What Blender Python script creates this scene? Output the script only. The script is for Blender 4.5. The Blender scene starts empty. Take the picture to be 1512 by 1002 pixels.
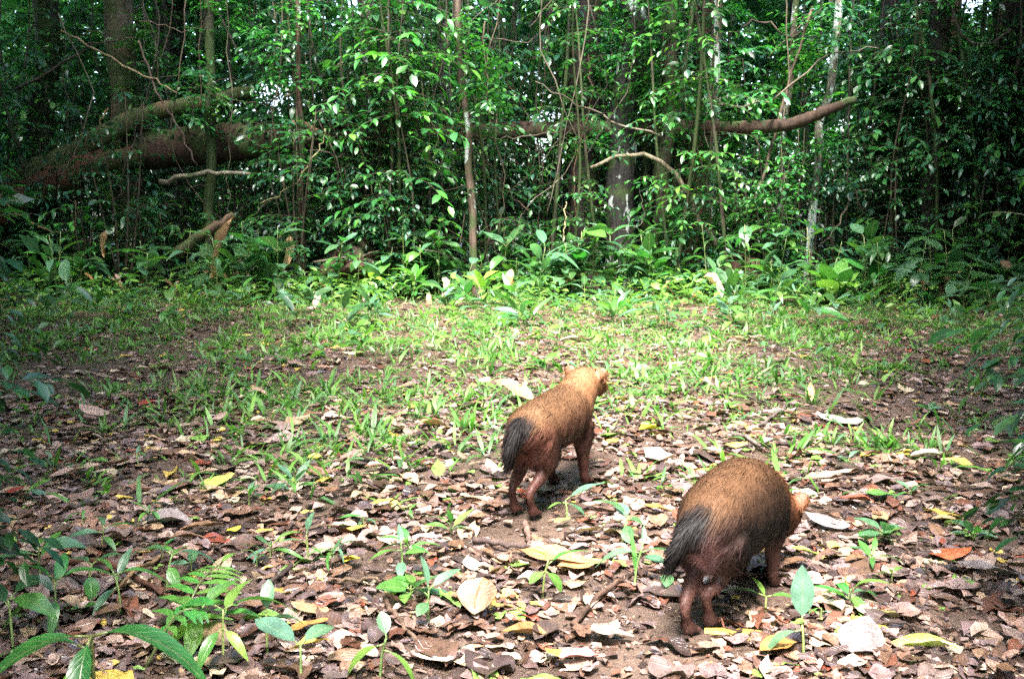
import bpy, math, random
import numpy as np
from mathutils import Matrix, Vector, Quaternion

random.seed(11)
rng = np.random.default_rng(11)
sc = bpy.context.scene
COL = sc.collection
R = math.radians

# ------------------------------------------------------------------ camera
CAM_H, PITCH, FPX = 0.85, R(6.6), 1470.0
cam_d = bpy.data.cameras.new('camera')
cam_d.lens, cam_d.sensor_width = 35.0, 36.0
cam_d.clip_start, cam_d.clip_end = 0.05, 600.0
cam = bpy.data.objects.new('camera', cam_d)
COL.objects.link(cam)
cam.location = (0, 0, CAM_H)
cam.rotation_euler = (R(90) - PITCH, 0, 0)
sc.camera = cam

# ------------------------------------------------------------------ light
SUN_EL, SUN_AZ = 64.0, 188.0          # degrees; azimuth clockwise from +Y
world = bpy.data.worlds.new('World')
sc.world = world
world.use_nodes = True
wn = world.node_tree
sky = wn.nodes.new('ShaderNodeTexSky')
sky.sky_type = 'NISHITA'
sky.sun_disc = False
sky.sun_elevation = R(SUN_EL)
sky.sun_rotation = R(SUN_AZ)
sky.dust_density = 4.0
sky.ozone_density = 1.0
wn.links.new(sky.outputs[0], wn.nodes['Background'].inputs[0])
wn.nodes['Background'].inputs[1].default_value = 0.12

sun_d = bpy.data.lights.new('sun', 'SUN')
sun_d.energy = 2.4
sun_d.angle = R(16)
sun_d.color = (1.0, 0.965, 0.91)
sun = bpy.data.objects.new('sun', sun_d)
COL.objects.link(sun)
_sd = Vector((math.cos(R(SUN_EL)) * math.sin(R(SUN_AZ)), math.cos(R(SUN_EL)) * math.cos(R(SUN_AZ)), math.sin(R(SUN_EL))))
sun.rotation_euler = (-_sd).to_track_quat('-Z', 'Y').to_euler()
sun.location = _sd * 30

sc.view_settings.view_transform = 'Standard'
sc.view_settings.look = 'None'
sc.view_settings.exposure = 3.3
sc.view_settings.gamma = 1.0
sc.view_settings.use_curve_mapping = False
sc.render.engine = 'CYCLES'
sc.cycles.max_bounces = 6
sc.cycles.diffuse_bounces = 4
sc.cycles.glossy_bounces = 2
sc.cycles.transmission_bounces = 4
sc.cycles.sample_clamp_indirect = 6.0
sc.cycles.use_denoising = False

# ------------------------------------------------------------------ helpers
cp, sp = math.cos(PITCH), math.sin(PITCH)

def ray(px, py):
    u, v = (px - 756) / FPX, (501 - py) / FPX
    return np.array([u, cp + v * sp, v * cp - sp])

def at_y(px, py, Y):
    """World point on the sight line of a photo pixel at depth Y."""
    d = ray(px, py)
    return np.array([0, 0, CAM_H]) + d * (Y / d[1])

_hw = [(0.9, 0.4, 0.3, .012), (-0.5, 1.3, 1.1, .012), (2.1, -1.7, 2.0, .010), (3.3, 2.6, .4, .007),
       (-4.1, 5.2, 1.7, .006), (7.3, -3.1, 2.9, .004), (9.1, 8.7, .9, .003), (-13.0, 11.0, 2.2, .0025)]

def hz(x, y):
    x, y = np.asarray(x, float), np.asarray(y, float)
    z = np.zeros(np.broadcast(x, y).shape)
    for a, b, c, k in _hw:
        z = z + k * np.sin(a * x + b * y + c)
    # wheel rut across the mud on the right, shallow rise under the trees
    z = z - 0.05 * np.exp(-((y - 4.3 - 0.05 * x) / .30) ** 2) / (1 + np.exp(-(x - 0.9) * 3))
    z = z + 0.03 * np.exp(-((y - 3.75 - 0.05 * x) / .22) ** 2) / (1 + np.exp(-(x - 0.9) * 3))
    z = z + 0.02 * np.clip(y - 11, 0, 40)
    return z

def ground_at(px, py):
    d = ray(px, py)
    z = 0.0
    for _ in range(5):
        t = (z - CAM_H) / d[2]
        p = np.array([0, 0, CAM_H]) + d * t
        z = float(hz(p[0], p[1]))
    return np.array([p[0], p[1], z])

_nw = rng.uniform(-1, 1, (14, 2)); _np_ = rng.uniform(0, 6.28, 14)
def noise2(x, y, f=1.0, off=0.0):
    """Smooth pseudo noise, roughly -1..1."""
    s = 0
    for i, ((a, b), p) in enumerate(zip(_nw, _np_)):
        k = f * (1.2 + 0.55 * i)
        s = s + np.sin(k * (a * x + b * y) * 1.6 + p + off * (i + 1)) / (1 + .12 * i)
    return s / 4.2

def mesh_np(name, V, F, mat, col=None, luv=None, smooth=True):
    me = bpy.data.meshes.new(name)
    V = np.ascontiguousarray(V, np.float32)
    F = np.ascontiguousarray(F, np.int32)
    nf, k = F.shape
    me.vertices.add(len(V)); me.vertices.foreach_set('co', V.ravel())
    me.loops.add(nf * k); me.loops.foreach_set('vertex_index', F.ravel())
    me.polygons.add(nf)
    me.polygons.foreach_set('loop_start', np.arange(0, nf * k, k, dtype=np.int32))
    if smooth:
        me.polygons.foreach_set('use_smooth', np.ones(nf, bool))
    if col is not None:
        a = me.color_attributes.new('col', 'FLOAT_COLOR', 'POINT')
        c = np.ones((len(V), 4), np.float32); c[:, :3] = col
        a.data.foreach_set('color', c.ravel())
    if luv is not None:
        a = me.attributes.new('luv', 'FLOAT_VECTOR', 'POINT')
        l = np.zeros((len(V), 3), np.float32); l[:, :2] = luv[:, :2]
        if luv.shape[1] > 2: l[:, 2] = luv[:, 2]
        a.data.foreach_set('vector', l.ravel())
    me.materials.append(mat)
    me.update(calc_edges=True)
    return me

def link(name, data, parent=None, loc=None, M=None, color=None):
    o = bpy.data.objects.new(name, data)
    COL.objects.link(o)
    if parent is not None: o.parent = parent
    if M is not None: o.matrix_basis = M
    elif loc is not None: o.location = loc
    if color is not None: o.color = (*color, 1)
    return o

def tag(o, label=None, cat=None, group=None, kind=None):
    if label: o['label'] = label
    if cat: o['category'] = cat
    if group: o['group'] = group
    if kind: o['kind'] = kind
    return o

def thing(name, label, cat, loc=(0, 0, 0), rz=0.0, group=None, s=1.0):
    o = bpy.data.objects.new(name, None)
    COL.objects.link(o)
    o.empty_display_size = .1
    o.location = loc; o.rotation_euler = (0, 0, rz); o.scale = (s, s, s)
    return tag(o, label, cat, group)

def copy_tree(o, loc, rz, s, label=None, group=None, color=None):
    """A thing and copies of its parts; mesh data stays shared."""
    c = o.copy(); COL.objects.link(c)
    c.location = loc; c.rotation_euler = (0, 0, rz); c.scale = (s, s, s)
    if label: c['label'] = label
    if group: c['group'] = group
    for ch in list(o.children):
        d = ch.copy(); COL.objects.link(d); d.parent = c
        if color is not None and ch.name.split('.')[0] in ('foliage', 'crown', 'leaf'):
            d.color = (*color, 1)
    return c

def nrm(a):
    return a / np.maximum(np.linalg.norm(a, axis=-1, keepdims=True), 1e-9)

def frames(d, up):
    """Rotation matrices with local y along d and local z towards up."""
    d = nrm(d)
    x = nrm(np.cross(d, up))
    z = np.cross(x, d)
    return np.stack([x, d, z], axis=-1)

def inst(T, F, Rm, S, P):
    """Bake N copies of a template into one vertex / face array."""
    N = len(P)
    V = np.einsum('nij,nkj->nki', Rm, T[None] * S[:, None, :]) + P[:, None, :]
    FF = F[None] + (np.arange(N) * len(T))[:, None, None]
    return V.reshape(-1, 3), FF.reshape(-1, F.shape[1])

def leaf_tpl(rows=5, width=.4, peak=.42, tip=1.6, fold=.25, droop=.25, curl=0.0, wav=0.0, twist=0.0, cols=3, seed=0):
    """Unit-length leaf along +y: returns V, F, (across, along)."""
    r = np.random.default_rng(seed)
    v = np.linspace(0, 1, rows + 1)
    a = np.log(.5) / np.log(peak)
    s = v ** a
    w = np.sin(np.pi * s) ** (tip * .55 + .1) * width
    w[0] = width * .06; w[-1] = width * .02
    us = np.linspace(-1, 1, cols)
    V, L = [], []
    for i, vv in enumerate(v):
        th = twist * vv
        for u in us:
            x = u * w[i] * .5
            z = abs(u) ** 1.0 * w[i] * .5 * fold - droop * vv ** 2 + curl * (u * u) * w[i]
            z += wav * math.sin(vv * 9 + u * 2 + seed) * (.3 + abs(u)) * .5 + (r.uniform(-1, 1) * wav * .5 if 0 < i < rows else 0)
            x, z = x * math.cos(th) - z * math.sin(th), x * math.sin(th) + z * math.cos(th)
            V.append((x, vv - .28 * droop * vv ** 2, z)); L.append((u, vv))
    F = []
    for i in range(rows):
        for j in range(cols - 1):
            k = i * cols + j
            F.append((k, k + 1, k + 1 + cols, k + cols))
    return np.array(V), np.array(F), np.array(L)

def tube(P, rad, sides=8, rough=0.0, seed=0, flat=1.0):
    """Tube through points P with a radius at each point; capped by closing rings."""
    P = np.asarray(P, float); rad = np.asarray(rad, float)
    r = np.random.default_rng(seed)
    t = np.gradient(P, axis=0); t = nrm(t)
    up = np.array([0.13, 1, 0.07]) if abs(t[:, 1]).mean() < .8 else np.array([1., .1, .1])
    x = nrm(np.cross(t, up)); y = np.cross(t, x)
    a = np.linspace(0, 2 * np.pi, sides, endpoint=False)
    n = len(P)
    rr = rad[:, None] * (1 + rough * (np.sin(a[None] * 3 + r.uniform(0, 6)) * .5 + r.uniform(-1, 1, (n, sides)) * .7))
    V = P[:, None] + x[:, None] * (np.cos(a)[None, :, None] * rr[..., None]) + y[:, None] * (np.sin(a)[None, :, None] * rr[..., None] * flat)
    V = V.reshape(-1, 3)
    F = []
    for i in range(n - 1):
        for j in range(sides):
            F.append((i * sides + j, i * sides + (j + 1) % sides, (i + 1) * sides + (j + 1) % sides, (i + 1) * sides + j))
    # end caps: a centre vertex at each end
    c0, c1 = len(V), len(V) + 1
    V = np.vstack([V, P[:1], P[-1:]])
    for j in range(0, sides, 2):
        F.append((c0, (j + 2) % sides, j + 1, j))
        b = (n - 1) * sides
        F.append((c1, b + j, b + j + 1, b + (j + 2) % sides))
    return V, np.array(F)

def merge(parts):
    Vs, Fs, n = [], [], 0
    for V, F in parts:
        Vs.append(V); Fs.append(F + n); n += len(V)
    return np.vstack(Vs), np.vstack(Fs)

def curve_pts(pts, n=14, jit=0.0, seed=0):
    """Catmull-Rom through pts."""
    pts = np.asarray(pts, float)
    r = np.random.default_rng(seed)
    Q = np.vstack([2 * pts[0] - pts[1], pts, 2 * pts[-1] - pts[-2]])
    out = []
    m = len(pts) - 1
    for s in np.linspace(0, m - 1e-6, n):
        i = int(s); t = s - i
        p0, p1, p2, p3 = Q[i:i + 4]
        out.append(.5 * (2 * p1 + (p2 - p0) * t + (2 * p0 - 5 * p1 + 4 * p2 - p3) * t ** 2 + (3 * p1 - p0 - 3 * p2 + p3) * t ** 3))
    out = np.array(out)
    if jit: out[1:-1] += r.normal(0, jit, out[1:-1].shape)
    return out

# ------------------------------------------------------------------ materials
def new_mat(name):
    m = bpy.data.materials.new(name); m.use_nodes = True
    nt = m.node_tree
    for n in list(nt.nodes): nt.nodes.remove(n)
    return m, nt, nt.nodes, nt.links

def N(nodes, typ, **kw):
    n = nodes.new(typ)
    for k, v in kw.items(): setattr(n, k, v)
    return n

def mixc(nodes, links, blend, fac, a, b):
    n = nodes.new('ShaderNodeMix'); n.data_type = 'RGBA'; n.blend_type = blend
    for s, v in ((0, fac), (6, a), (7, b)):
        if hasattr(v, 'links'): links.new(v, n.inputs[s])
        else: n.inputs[s].default_value = v if s == 0 else (*v, 1)
    return n.outputs[2]

def leaf_material(name, rough=.38, trans=.35, use_attr=True, vein=.35, spots=0.0, spec=.5, hue_var=.03, val_var=.5, bump=.25):
    m, nt, nodes, L = new_mat(name)
    info = N(nodes, 'ShaderNodeObjectInfo')
    if use_attr:
        at = N(nodes, 'ShaderNodeAttribute', attribute_name='col')
        base = mixc(nodes, L, 'MULTIPLY', 1.0, at.outputs['Color'], info.outputs['Color'])
    else:
        base = info.outputs['Color']
    luv = N(nodes, 'ShaderNodeAttribute', attribute_name='luv')
    sep = N(nodes, 'ShaderNodeSeparateXYZ'); L.new(luv.outputs['Vector'], sep.inputs[0])
    ab = N(nodes, 'ShaderNodeMath', operation='ABSOLUTE'); L.new(sep.outputs[0], ab.inputs[0])
    # midrib
    mr = N(nodes, 'ShaderNodeMapRange'); mr.inputs[1].default_value = .0; mr.inputs[2].default_value = .12
    mr.inputs[3].default_value = 1; mr.inputs[4].default_value = 0
    L.new(ab.outputs[0], mr.inputs[0])
    # side veins
    md = N(nodes, 'ShaderNodeMath', operation='MULTIPLY_ADD'); md.inputs[1].default_value = -.22
    L.new(ab.outputs[0], md.inputs[0]); L.new(sep.outputs[1], md.inputs[2])
    ms = N(nodes, 'ShaderNodeMath', operation='MULTIPLY'); ms.inputs[1].default_value = 62
    L.new(md.outputs[0], ms.inputs[0])
    sn = N(nodes, 'ShaderNodeMath', operation='SINE'); L.new(ms.outputs[0], sn.inputs[0])
    pw = N(nodes, 'ShaderNodeMapRange'); pw.inputs[1].default_value = .75; pw.inputs[2].default_value = 1
    pw.inputs[3].default_value = 0; pw.inputs[4].default_value = .5
    L.new(sn.outputs[0], pw.inputs[0])
    mx = N(nodes, 'ShaderNodeMath', operation='MAXIMUM'); L.new(mr.outputs[0], mx.inputs[0]); L.new(pw.outputs[0], mx.inputs[1])
    vf = N(nodes, 'ShaderNodeMath', operation='MULTIPLY'); vf.inputs[1].default_value = vein
    L.new(mx.outputs[0], vf.inputs[0])
    light = mixc(nodes, L, 'MIX', .5, base, (.55, .5, .25))
    c = mixc(nodes, L, 'MIX', vf.outputs[0], base, light)
    # blotches
    geo = N(nodes, 'ShaderNodeNewGeometry')
    nz = N(nodes, 'ShaderNodeTexNoise'); nz.inputs['Scale'].default_value = 45; nz.inputs['Detail'].default_value = 4
    L.new(geo.outputs['Position'], nz.inputs['Vector'])
    vr = N(nodes, 'ShaderNodeMapRange'); vr.inputs[1].default_value = .3; vr.inputs[2].default_value = .7
    vr.inputs[3].default_value = 1 - val_var * .5; vr.inputs[4].default_value = 1 + val_var * .5
    L.new(nz.outputs[0], vr.inputs[0])
    hs = N(nodes, 'ShaderNodeHueSaturation')
    L.new(c, hs.inputs['Color']); L.new(vr.outputs[0], hs.inputs['Value'])
    hr = N(nodes, 'ShaderNodeMapRange'); hr.inputs[3].default_value = .5 - hue_var; hr.inputs[4].default_value = .5 + hue_var
    L.new(info.outputs['Random'], hr.inputs[0]); L.new(hr.outputs[0], hs.inputs['Hue'])
    cc = hs.outputs[0]
    if spots:
        n2 = N(nodes, 'ShaderNodeTexNoise'); n2.inputs['Scale'].default_value = 140; n2.inputs['Detail'].default_value = 2
        L.new(geo.outputs['Position'], n2.inputs['Vector'])
        sr = N(nodes, 'ShaderNodeMapRange'); sr.inputs[1].default_value = .58; sr.inputs[2].default_value = .66; sr.inputs[4].default_value = spots
        L.new(n2.outputs[0], sr.inputs[0])
        cc = mixc(nodes, L, 'MIX', sr.outputs[0], cc, (.05, .028, .015))
    bs = N(nodes, 'ShaderNodeBsdfPrincipled')
    bs.inputs['Roughness'].default_value = rough
    bs.inputs['Specular IOR Level'].default_value = spec
    L.new(cc, bs.inputs['Base Color'])
    bp = N(nodes, 'ShaderNodeBump'); bp.inputs['Strength'].default_value = bump; bp.inputs['Distance'].default_value = .004
    ad = N(nodes, 'ShaderNodeMath', operation='ADD'); L.new(nz.outputs[0], ad.inputs[0]); L.new(mx.outputs[0], ad.inputs[1])
    L.new(ad.outputs[0], bp.inputs['Height']); L.new(bp.outputs[0], bs.inputs['Normal'])
    tr = N(nodes, 'ShaderNodeBsdfTranslucent')
    tc = mixc(nodes, L, 'MULTIPLY', 1.0, cc, (1.15, 1.6, .75))
    L.new(tc, tr.inputs['Color'])
    mxs = N(nodes, 'ShaderNodeMixShader'); mxs.inputs[0].default_value = trans
    L.new(bs.outputs[0], mxs.inputs[1]); L.new(tr.outputs[0], mxs.inputs[2])
    out = N(nodes, 'ShaderNodeOutputMaterial'); L.new(mxs.outputs[0], out.inputs[0])
    return m

M_leaf = leaf_material('leaf_green', rough=.32, trans=.3, spec=.65)
M_foliage = leaf_material('foliage_green', rough=.30, trans=.36, vein=.15, spec=.7, hue_var=.025)
M_grass = leaf_material('grass_green', rough=.42, trans=.35, vein=.1, hue_var=0, val_var=.3)
M_litter = leaf_material('dead_leaf', rough=.27, trans=.05, vein=.11, spots=.45, spec=.75, hue_var=0, val_var=.7, bump=.5)
M_dry = leaf_material('dry_leaf', rough=.6, trans=.2, vein=.3, spots=.5, spec=.3, hue_var=0, val_var=.6, bump=.5)

def bark_material(name, lichen=0.0, moss=0.0, scale=1.0, lich_col=(.42, .47, .45)):
    m, nt, nodes, L = new_mat(name)
    info = N(nodes, 'ShaderNodeObjectInfo')
    tcx = N(nodes, 'ShaderNodeTexCoord')
    off = N(nodes, 'ShaderNodeVectorMath', operation='ADD')
    sclr = N(nodes, 'ShaderNodeMath', operation='MULTIPLY'); sclr.inputs[1].default_value = 37
    L.new(info.outputs['Random'], sclr.inputs[0])
    L.new(tcx.outputs['Object'], off.inputs[0]); L.new(sclr.outputs[0], off.inputs[1])
    mp = N(nodes, 'ShaderNodeMapping'); mp.inputs['Scale'].default_value = (14 * scale, 14 * scale, 2.5 * scale)
    L.new(off.outputs[0], mp.inputs[0])
    n1 = N(nodes, 'ShaderNodeTexNoise'); n1.inputs['Scale'].default_value = 1.6; n1.inputs['Detail'].default_value = 7; n1.inputs['Roughness'].default_value = .65
    L.new(mp.outputs[0], n1.inputs['Vector'])
    dark = mixc(nodes, L, 'MULTIPLY', 1.0, info.outputs['Color'], (.35, .33, .32))
    r1 = N(nodes, 'ShaderNodeMapRange'); r1.inputs[1].default_value = .35; r1.inputs[2].default_value = .65
    L.new(n1.outputs[0], r1.inputs[0])
    c = mixc(nodes, L, 'MIX', r1.outputs[0], dark, info.outputs['Color'])
    if moss:
        n2 = N(nodes, 'ShaderNodeTexNoise'); n2.inputs['Scale'].default_value = 3.2; n2.inputs['Detail'].default_value = 5
        L.new(off.outputs[0], n2.inputs['Vector'])
        r2 = N(nodes, 'ShaderNodeMapRange'); r2.inputs[1].default_value = .62 - moss * .3; r2.inputs[2].default_value = .72 - moss * .3; r2.inputs[4].default_value = .85
        L.new(n2.outputs[0], r2.inputs[0])
        c = mixc(nodes, L, 'MIX', r2.outputs[0], c, (.035, .06, .015))
    if lichen:
        mp3 = N(nodes, 'ShaderNodeMapping'); mp3.inputs['Scale'].default_value = (3.5, 3.5, 1.6)
        L.new(off.outputs[0], mp3.inputs[0])
        n3 = N(nodes, 'ShaderNodeTexNoise'); n3.inputs['Scale'].default_value = 1.7; n3.inputs['Detail'].default_value = 6; n3.inputs['Roughness'].default_value = .55
        L.new(mp3.outputs[0], n3.inputs['Vector'])
        r3 = N(nodes, 'ShaderNodeMapRange'); r3.inputs[1].default_value = .68 - lichen * .32; r3.inputs[2].default_value = .72 - lichen * .32; r3.inputs[4].default_value = .9
        L.new(n3.outputs[0], r3.inputs[0])
        c = mixc(nodes, L, 'MIX', r3.outputs[0], c, lich_col)
    bs = N(nodes, 'ShaderNodeBsdfPrincipled'); bs.inputs['Roughness'].default_value = .75
    bs.inputs['Specular IOR Level'].default_value = .3
    L.new(c, bs.inputs['Base Color'])
    bp = N(nodes, 'ShaderNodeBump'); bp.inputs['Strength'].default_value = .8; bp.inputs['Distance'].default_value = .02
    L.new(n1.outputs[0], bp.inputs['Height']); L.new(bp.outputs[0], bs.inputs['Normal'])
    out = N(nodes, 'ShaderNodeOutputMaterial'); L.new(bs.outputs[0], out.inputs[0])
    return m

M_bark = bark_material('bark', moss=.25)
M_bark_plain = bark_material('bark_plain')
M_bark_lichen = bark_material('bark_lichen', lichen=.3, moss=.3)
M_bark_pale = bark_material('bark_pale', lichen=.62, moss=.1)
M_bark_moss = bark_material('bark_moss', moss=.75)
M_rot = bark_material('rotten_wood', moss=.4, scale=1.1)

def soil_material():
    m, nt, nodes, L = new_mat('wet_mud')
    geo = N(nodes, 'ShaderNodeNewGeometry')
    n1 = N(nodes, 'ShaderNodeTexNoise'); n1.inputs['Scale'].default_value = 3; n1.inputs['Detail'].default_value = 10; n1.inputs['Roughness'].default_value = .65
    n2 = N(nodes, 'ShaderNodeTexNoise'); n2.inputs['Scale'].default_value = 60; n2.inputs['Detail'].default_value = 8; n2.inputs['Roughness'].default_value = .7
    L.new(geo.outputs['Position'], n1.inputs['Vector']); L.new(geo.outputs['Position'], n2.inputs['Vector'])
    cr = N(nodes, 'ShaderNodeValToRGB')
    e = cr.color_ramp.elements
    e[0].position = .3; e[0].color = (.035, .022, .017, 1)
    e[1].position = .72; e[1].color = (.185, .12, .085, 1)
    x = e.new(.5); x.color = (.09, .057, .042, 1)
    mx = mixc(nodes, L, 'MIX', .5, n1.outputs[0], n2.outputs[0])
    L.new(mx, cr.inputs[0])
    bs = N(nodes, 'ShaderNodeBsdfPrincipled')
    rr = N(nodes, 'ShaderNodeMapRange'); rr.inputs[1].default_value = .35; rr.inputs[2].default_value = .65; rr.inputs[3].default_value = .18; rr.inputs[4].default_value = .6
    L.new(n1.outputs[0], rr.inputs[0]); L.new(rr.outputs[0], bs.inputs['Roughness'])
    L.new(cr.outputs[0], bs.inputs['Base Color'])
    b1 = N(nodes, 'ShaderNodeBump'); b1.inputs['Strength'].default_value = .7; b1.inputs['Distance'].default_value = .02
    L.new(n2.outputs[0], b1.inputs['Height']); L.new(b1.outputs[0], bs.inputs['Normal'])
    out = N(nodes, 'ShaderNodeOutputMaterial'); L.new(bs.outputs[0], out.inputs[0])
    return m
M_soil = soil_material()

# ------------------------------------------------------------------ ground
def build_ground():
    ys = np.concatenate([np.linspace(-8, 1.2, 24), np.linspace(1.25, 6, 190), np.linspace(6.1, 14, 110), np.linspace(14.5, 60, 50), [90, 150, 300]])
    xn = np.concatenate([-np.geomspace(200, 3.6, 40), np.linspace(-3.5, 3.5, 240), np.geomspace(3.6, 200, 40)])
    X, Y = np.meshgrid(xn, ys)
    Z = hz(X, Y) - 0.4 * 0
    near = (np.abs(X) < 3.5) & (Y > 1.2) & (Y < 14)
    Z = Z + np.where(near, .006 * noise2(X, Y, 9) + .004 * noise2(X, Y, 23, 1.3), 0)
    V = np.stack([X, Y, Z], -1).reshape(-1, 3)
    nx, ny = len(xn), len(ys)
    i = np.arange(ny - 1)[:, None] * nx + np.arange(nx - 1)[None]
    F = np.stack([i, i + 1, i + 1 + nx, i + nx], -1).reshape(-1, 4)
    o = link('ground', mesh_np('ground', V, F, M_soil))
    tag(o, 'damp brown mud of the forest clearing', None, None, 'structure')
build_ground()

# ------------------------------------------------------------------ foliage builders
T_small = [leaf_tpl(3, .42, .45, 1.2, .25, .18, seed=i) for i in range(2)] + [leaf_tpl(3, .34, .4, 1.4, .3, .35, seed=5), leaf_tpl(3, .5, .5, 1.1, .2, .1, seed=6)]
T_far = leaf_tpl(2, .5, .45, 1.1, .3, .15, cols=2, seed=9)

GREENS = np.array([(.018, .092, .027), (.027, .125, .03), (.024, .10, .055), (.014, .072, .034), (.045, .155, .03), (.024, .115, .042)])

def leaf_cols(n, r, lo=.75, hi=1.3, pal=GREENS):
    c = pal[r.integers(0, len(pal), n)] * r.uniform(lo, hi, (n, 1))
    return c

def bake_leaves(P, D, U, size, r, templates, width=(.85, 1.15), pal=GREENS, lo=.75, hi=1.3):
    """Bake many leaves at P, pointing along D, upper face towards U."""
    Vs, Fs, Cs, Ls, n = [], [], [], [], 0
    N_ = len(P)
    which = r.integers(0, len(templates), N_)
    C = leaf_cols(N_, r, lo, hi, pal)
    for k, (T, F, Lu) in enumerate(templates):
        m = which == k
        c = int(m.sum())
        if not c: continue
        S = np.stack([size[m] * r.uniform(*width, c), size[m], size[m]], -1)
        V, FF = inst(T, F, frames(D[m], U[m]), S, P[m])
        Vs.append(V); Fs.append(FF + n); n += len(V)
        Cs.append(np.repeat(C[m], len(T), 0)); Ls.append(np.tile(Lu, (c, 1)))
    return np.vstack(Vs), np.vstack(Fs), np.vstack(Cs), np.vstack(Ls)

def sprays(starts, dirs, lens, r, leaf=(.08, .14), step=.055, droop=.5):
    """Leafy twigs: alternate leaves along drooping shoots. Returns leaf arrays and twig curves."""
    P, D, U, S, twigs = [], [], [], [], []
    for s, d, l in zip(starts, dirs, lens):
        d = d / np.linalg.norm(d)
        n = max(3, int(l / step))
        side = np.cross(d, (0, 0, 1)); side /= max(np.linalg.norm(side), 1e-6)
        pts = []
        base = r.uniform(*leaf)
        for i in range(n + 1):
            t = (i + .3) / n
            p = s + d * l * t + np.array((0, 0, -droop * l * t * t * .5))
            pts.append(p)
            if i == 0: continue
            dd = d + np.array((0, 0, -droop * t))
            sg = 1 if i % 2 else -1
            ld = dd * .55 + side * sg * r.uniform(.6, 1.1) + np.array((0, 0, r.uniform(-.45, .15)))
            if i == n: ld = dd + np.array((0, 0, -.2))
            P.append(p); D.append(ld); S.append(base * r.uniform(.7, 1.2))
            U.append(np.array((0, 0, 1)) + r.normal(0, .28, 3))
        twigs.append(np.array(pts))
    return np.array(P), np.array(D), np.array(U), np.array(S), twigs

def make_foliage(name, starts, dirs, lens, r, leaf, step, droop, mat=M_foliage, pal=GREENS, lo=.75, hi=1.3, tpl=T_small):
    P, D, U, S, twigs = sprays(starts, dirs, lens, r, leaf, step, droop)
    V, F, C, Lu = bake_leaves(P, D, U, S, r, tpl, pal=pal, lo=lo, hi=hi)
    return mesh_np(name, V, F, mat, C, Lu), twigs

def twig_mesh(name, twigs, extra, mat, rad=.003):
    parts = [tube(t[::max(1, len(t) // 4)] if len(t) > 5 else t, np.linspace(rad, rad * .4, len(t[::max(1, len(t) // 4)] if len(t) > 5 else t)), 4) for t in twigs] + extra
    V, F = merge(parts)
    return mesh_np(name, V, F, mat)

def shrub_proto(seed, h, spread, ntw, leaf, name, label, cat, group, stemcol=(.09, .07, .045)):
    r = np.random.default_rng(seed)
    root = thing(name, label, cat, group=group)
    stems, starts, dirs, lens = [], [], [], []
    ns = r.integers(3, 6)
    for k in range(ns):
        a = r.uniform(0, 6.28); out = r.uniform(.1, .45) * spread
        top = np.array((math.cos(a) * out, math.sin(a) * out, h * r.uniform(.7, 1.0)))
        mid = top * .5 + np.array((r.normal(0, .06), r.normal(0, .06), 0))
        c = curve_pts([(r.normal(0, .04), r.normal(0, .04), -.05), mid, top], 8)
        stems.append(tube(c, np.linspace(.012, .004, 8) * (h / 1.2) ** .5, 5))
        for j in range(ntw // ns):
            t = r.uniform(.15, 1) ** .8
            p = c[min(7, int(t * 7.99))]
            b = r.uniform(0, 6.28)
            starts.append(p); dirs.append(np.array((math.cos(b), math.sin(b), r.uniform(-.1, .7)))); lens.append(r.uniform(.5, 1) * spread * .7)
    fm, twigs = make_foliage('foliage', np.array(starts), np.array(dirs), np.array(lens), r, leaf, leaf[1] * .45, .6)
    f = link('foliage', fm, root, color=(1, 1, 1)); f['kind'] = 'stuff'
    s = link('stem', twig_mesh('stem', twigs, stems, M_bark_plain), root, color=stemcol)
    return root

def sapling_proto(seed, h, ntw, leaf, name, label, cat, group):
    r = np.random.default_rng(seed)
    root = thing(name, label, cat, group=group)
    top = np.array((r.normal(0, .35), r.normal(0, .35), h))
    c = curve_pts([(0, 0, -.1), top * .35 + r.normal(0, .08, 3) * (1, 1, 0), top * .7 + r.normal(0, .08, 3) * (1, 1, 0), top], 16)
    st = link('trunk', mesh_np('trunk', *tube(c, np.linspace(.022, .006, 16) * r.uniform(.7, 1.3), 6, .1, seed), r.choice([M_bark, M_bark_moss, M_bark_plain])), root, color=(.085, .07, .045))
    starts, dirs, lens = [], [], []
    for j in range(ntw):
        t = r.uniform(.12, 1)
        p = c[min(15, int(t * 15.99))]
        b = r.uniform(0, 6.28)
        starts.append(p); dirs.append(np.array((math.cos(b), math.sin(b), r.uniform(-.1, .5)))); lens.append(r.uniform(.3, .9))
    fm, twigs = make_foliage('foliage', np.array(starts), np.array(dirs), np.array(lens), r, leaf, leaf[1] * .5, .7)
    f = link('foliage', fm, root, color=(1, 1, 1)); f['kind'] = 'stuff'
    link('branch', twig_mesh('branch', twigs, [], M_bark_plain), root, color=(.09, .075, .05))['kind'] = 'stuff'
    return root

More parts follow.
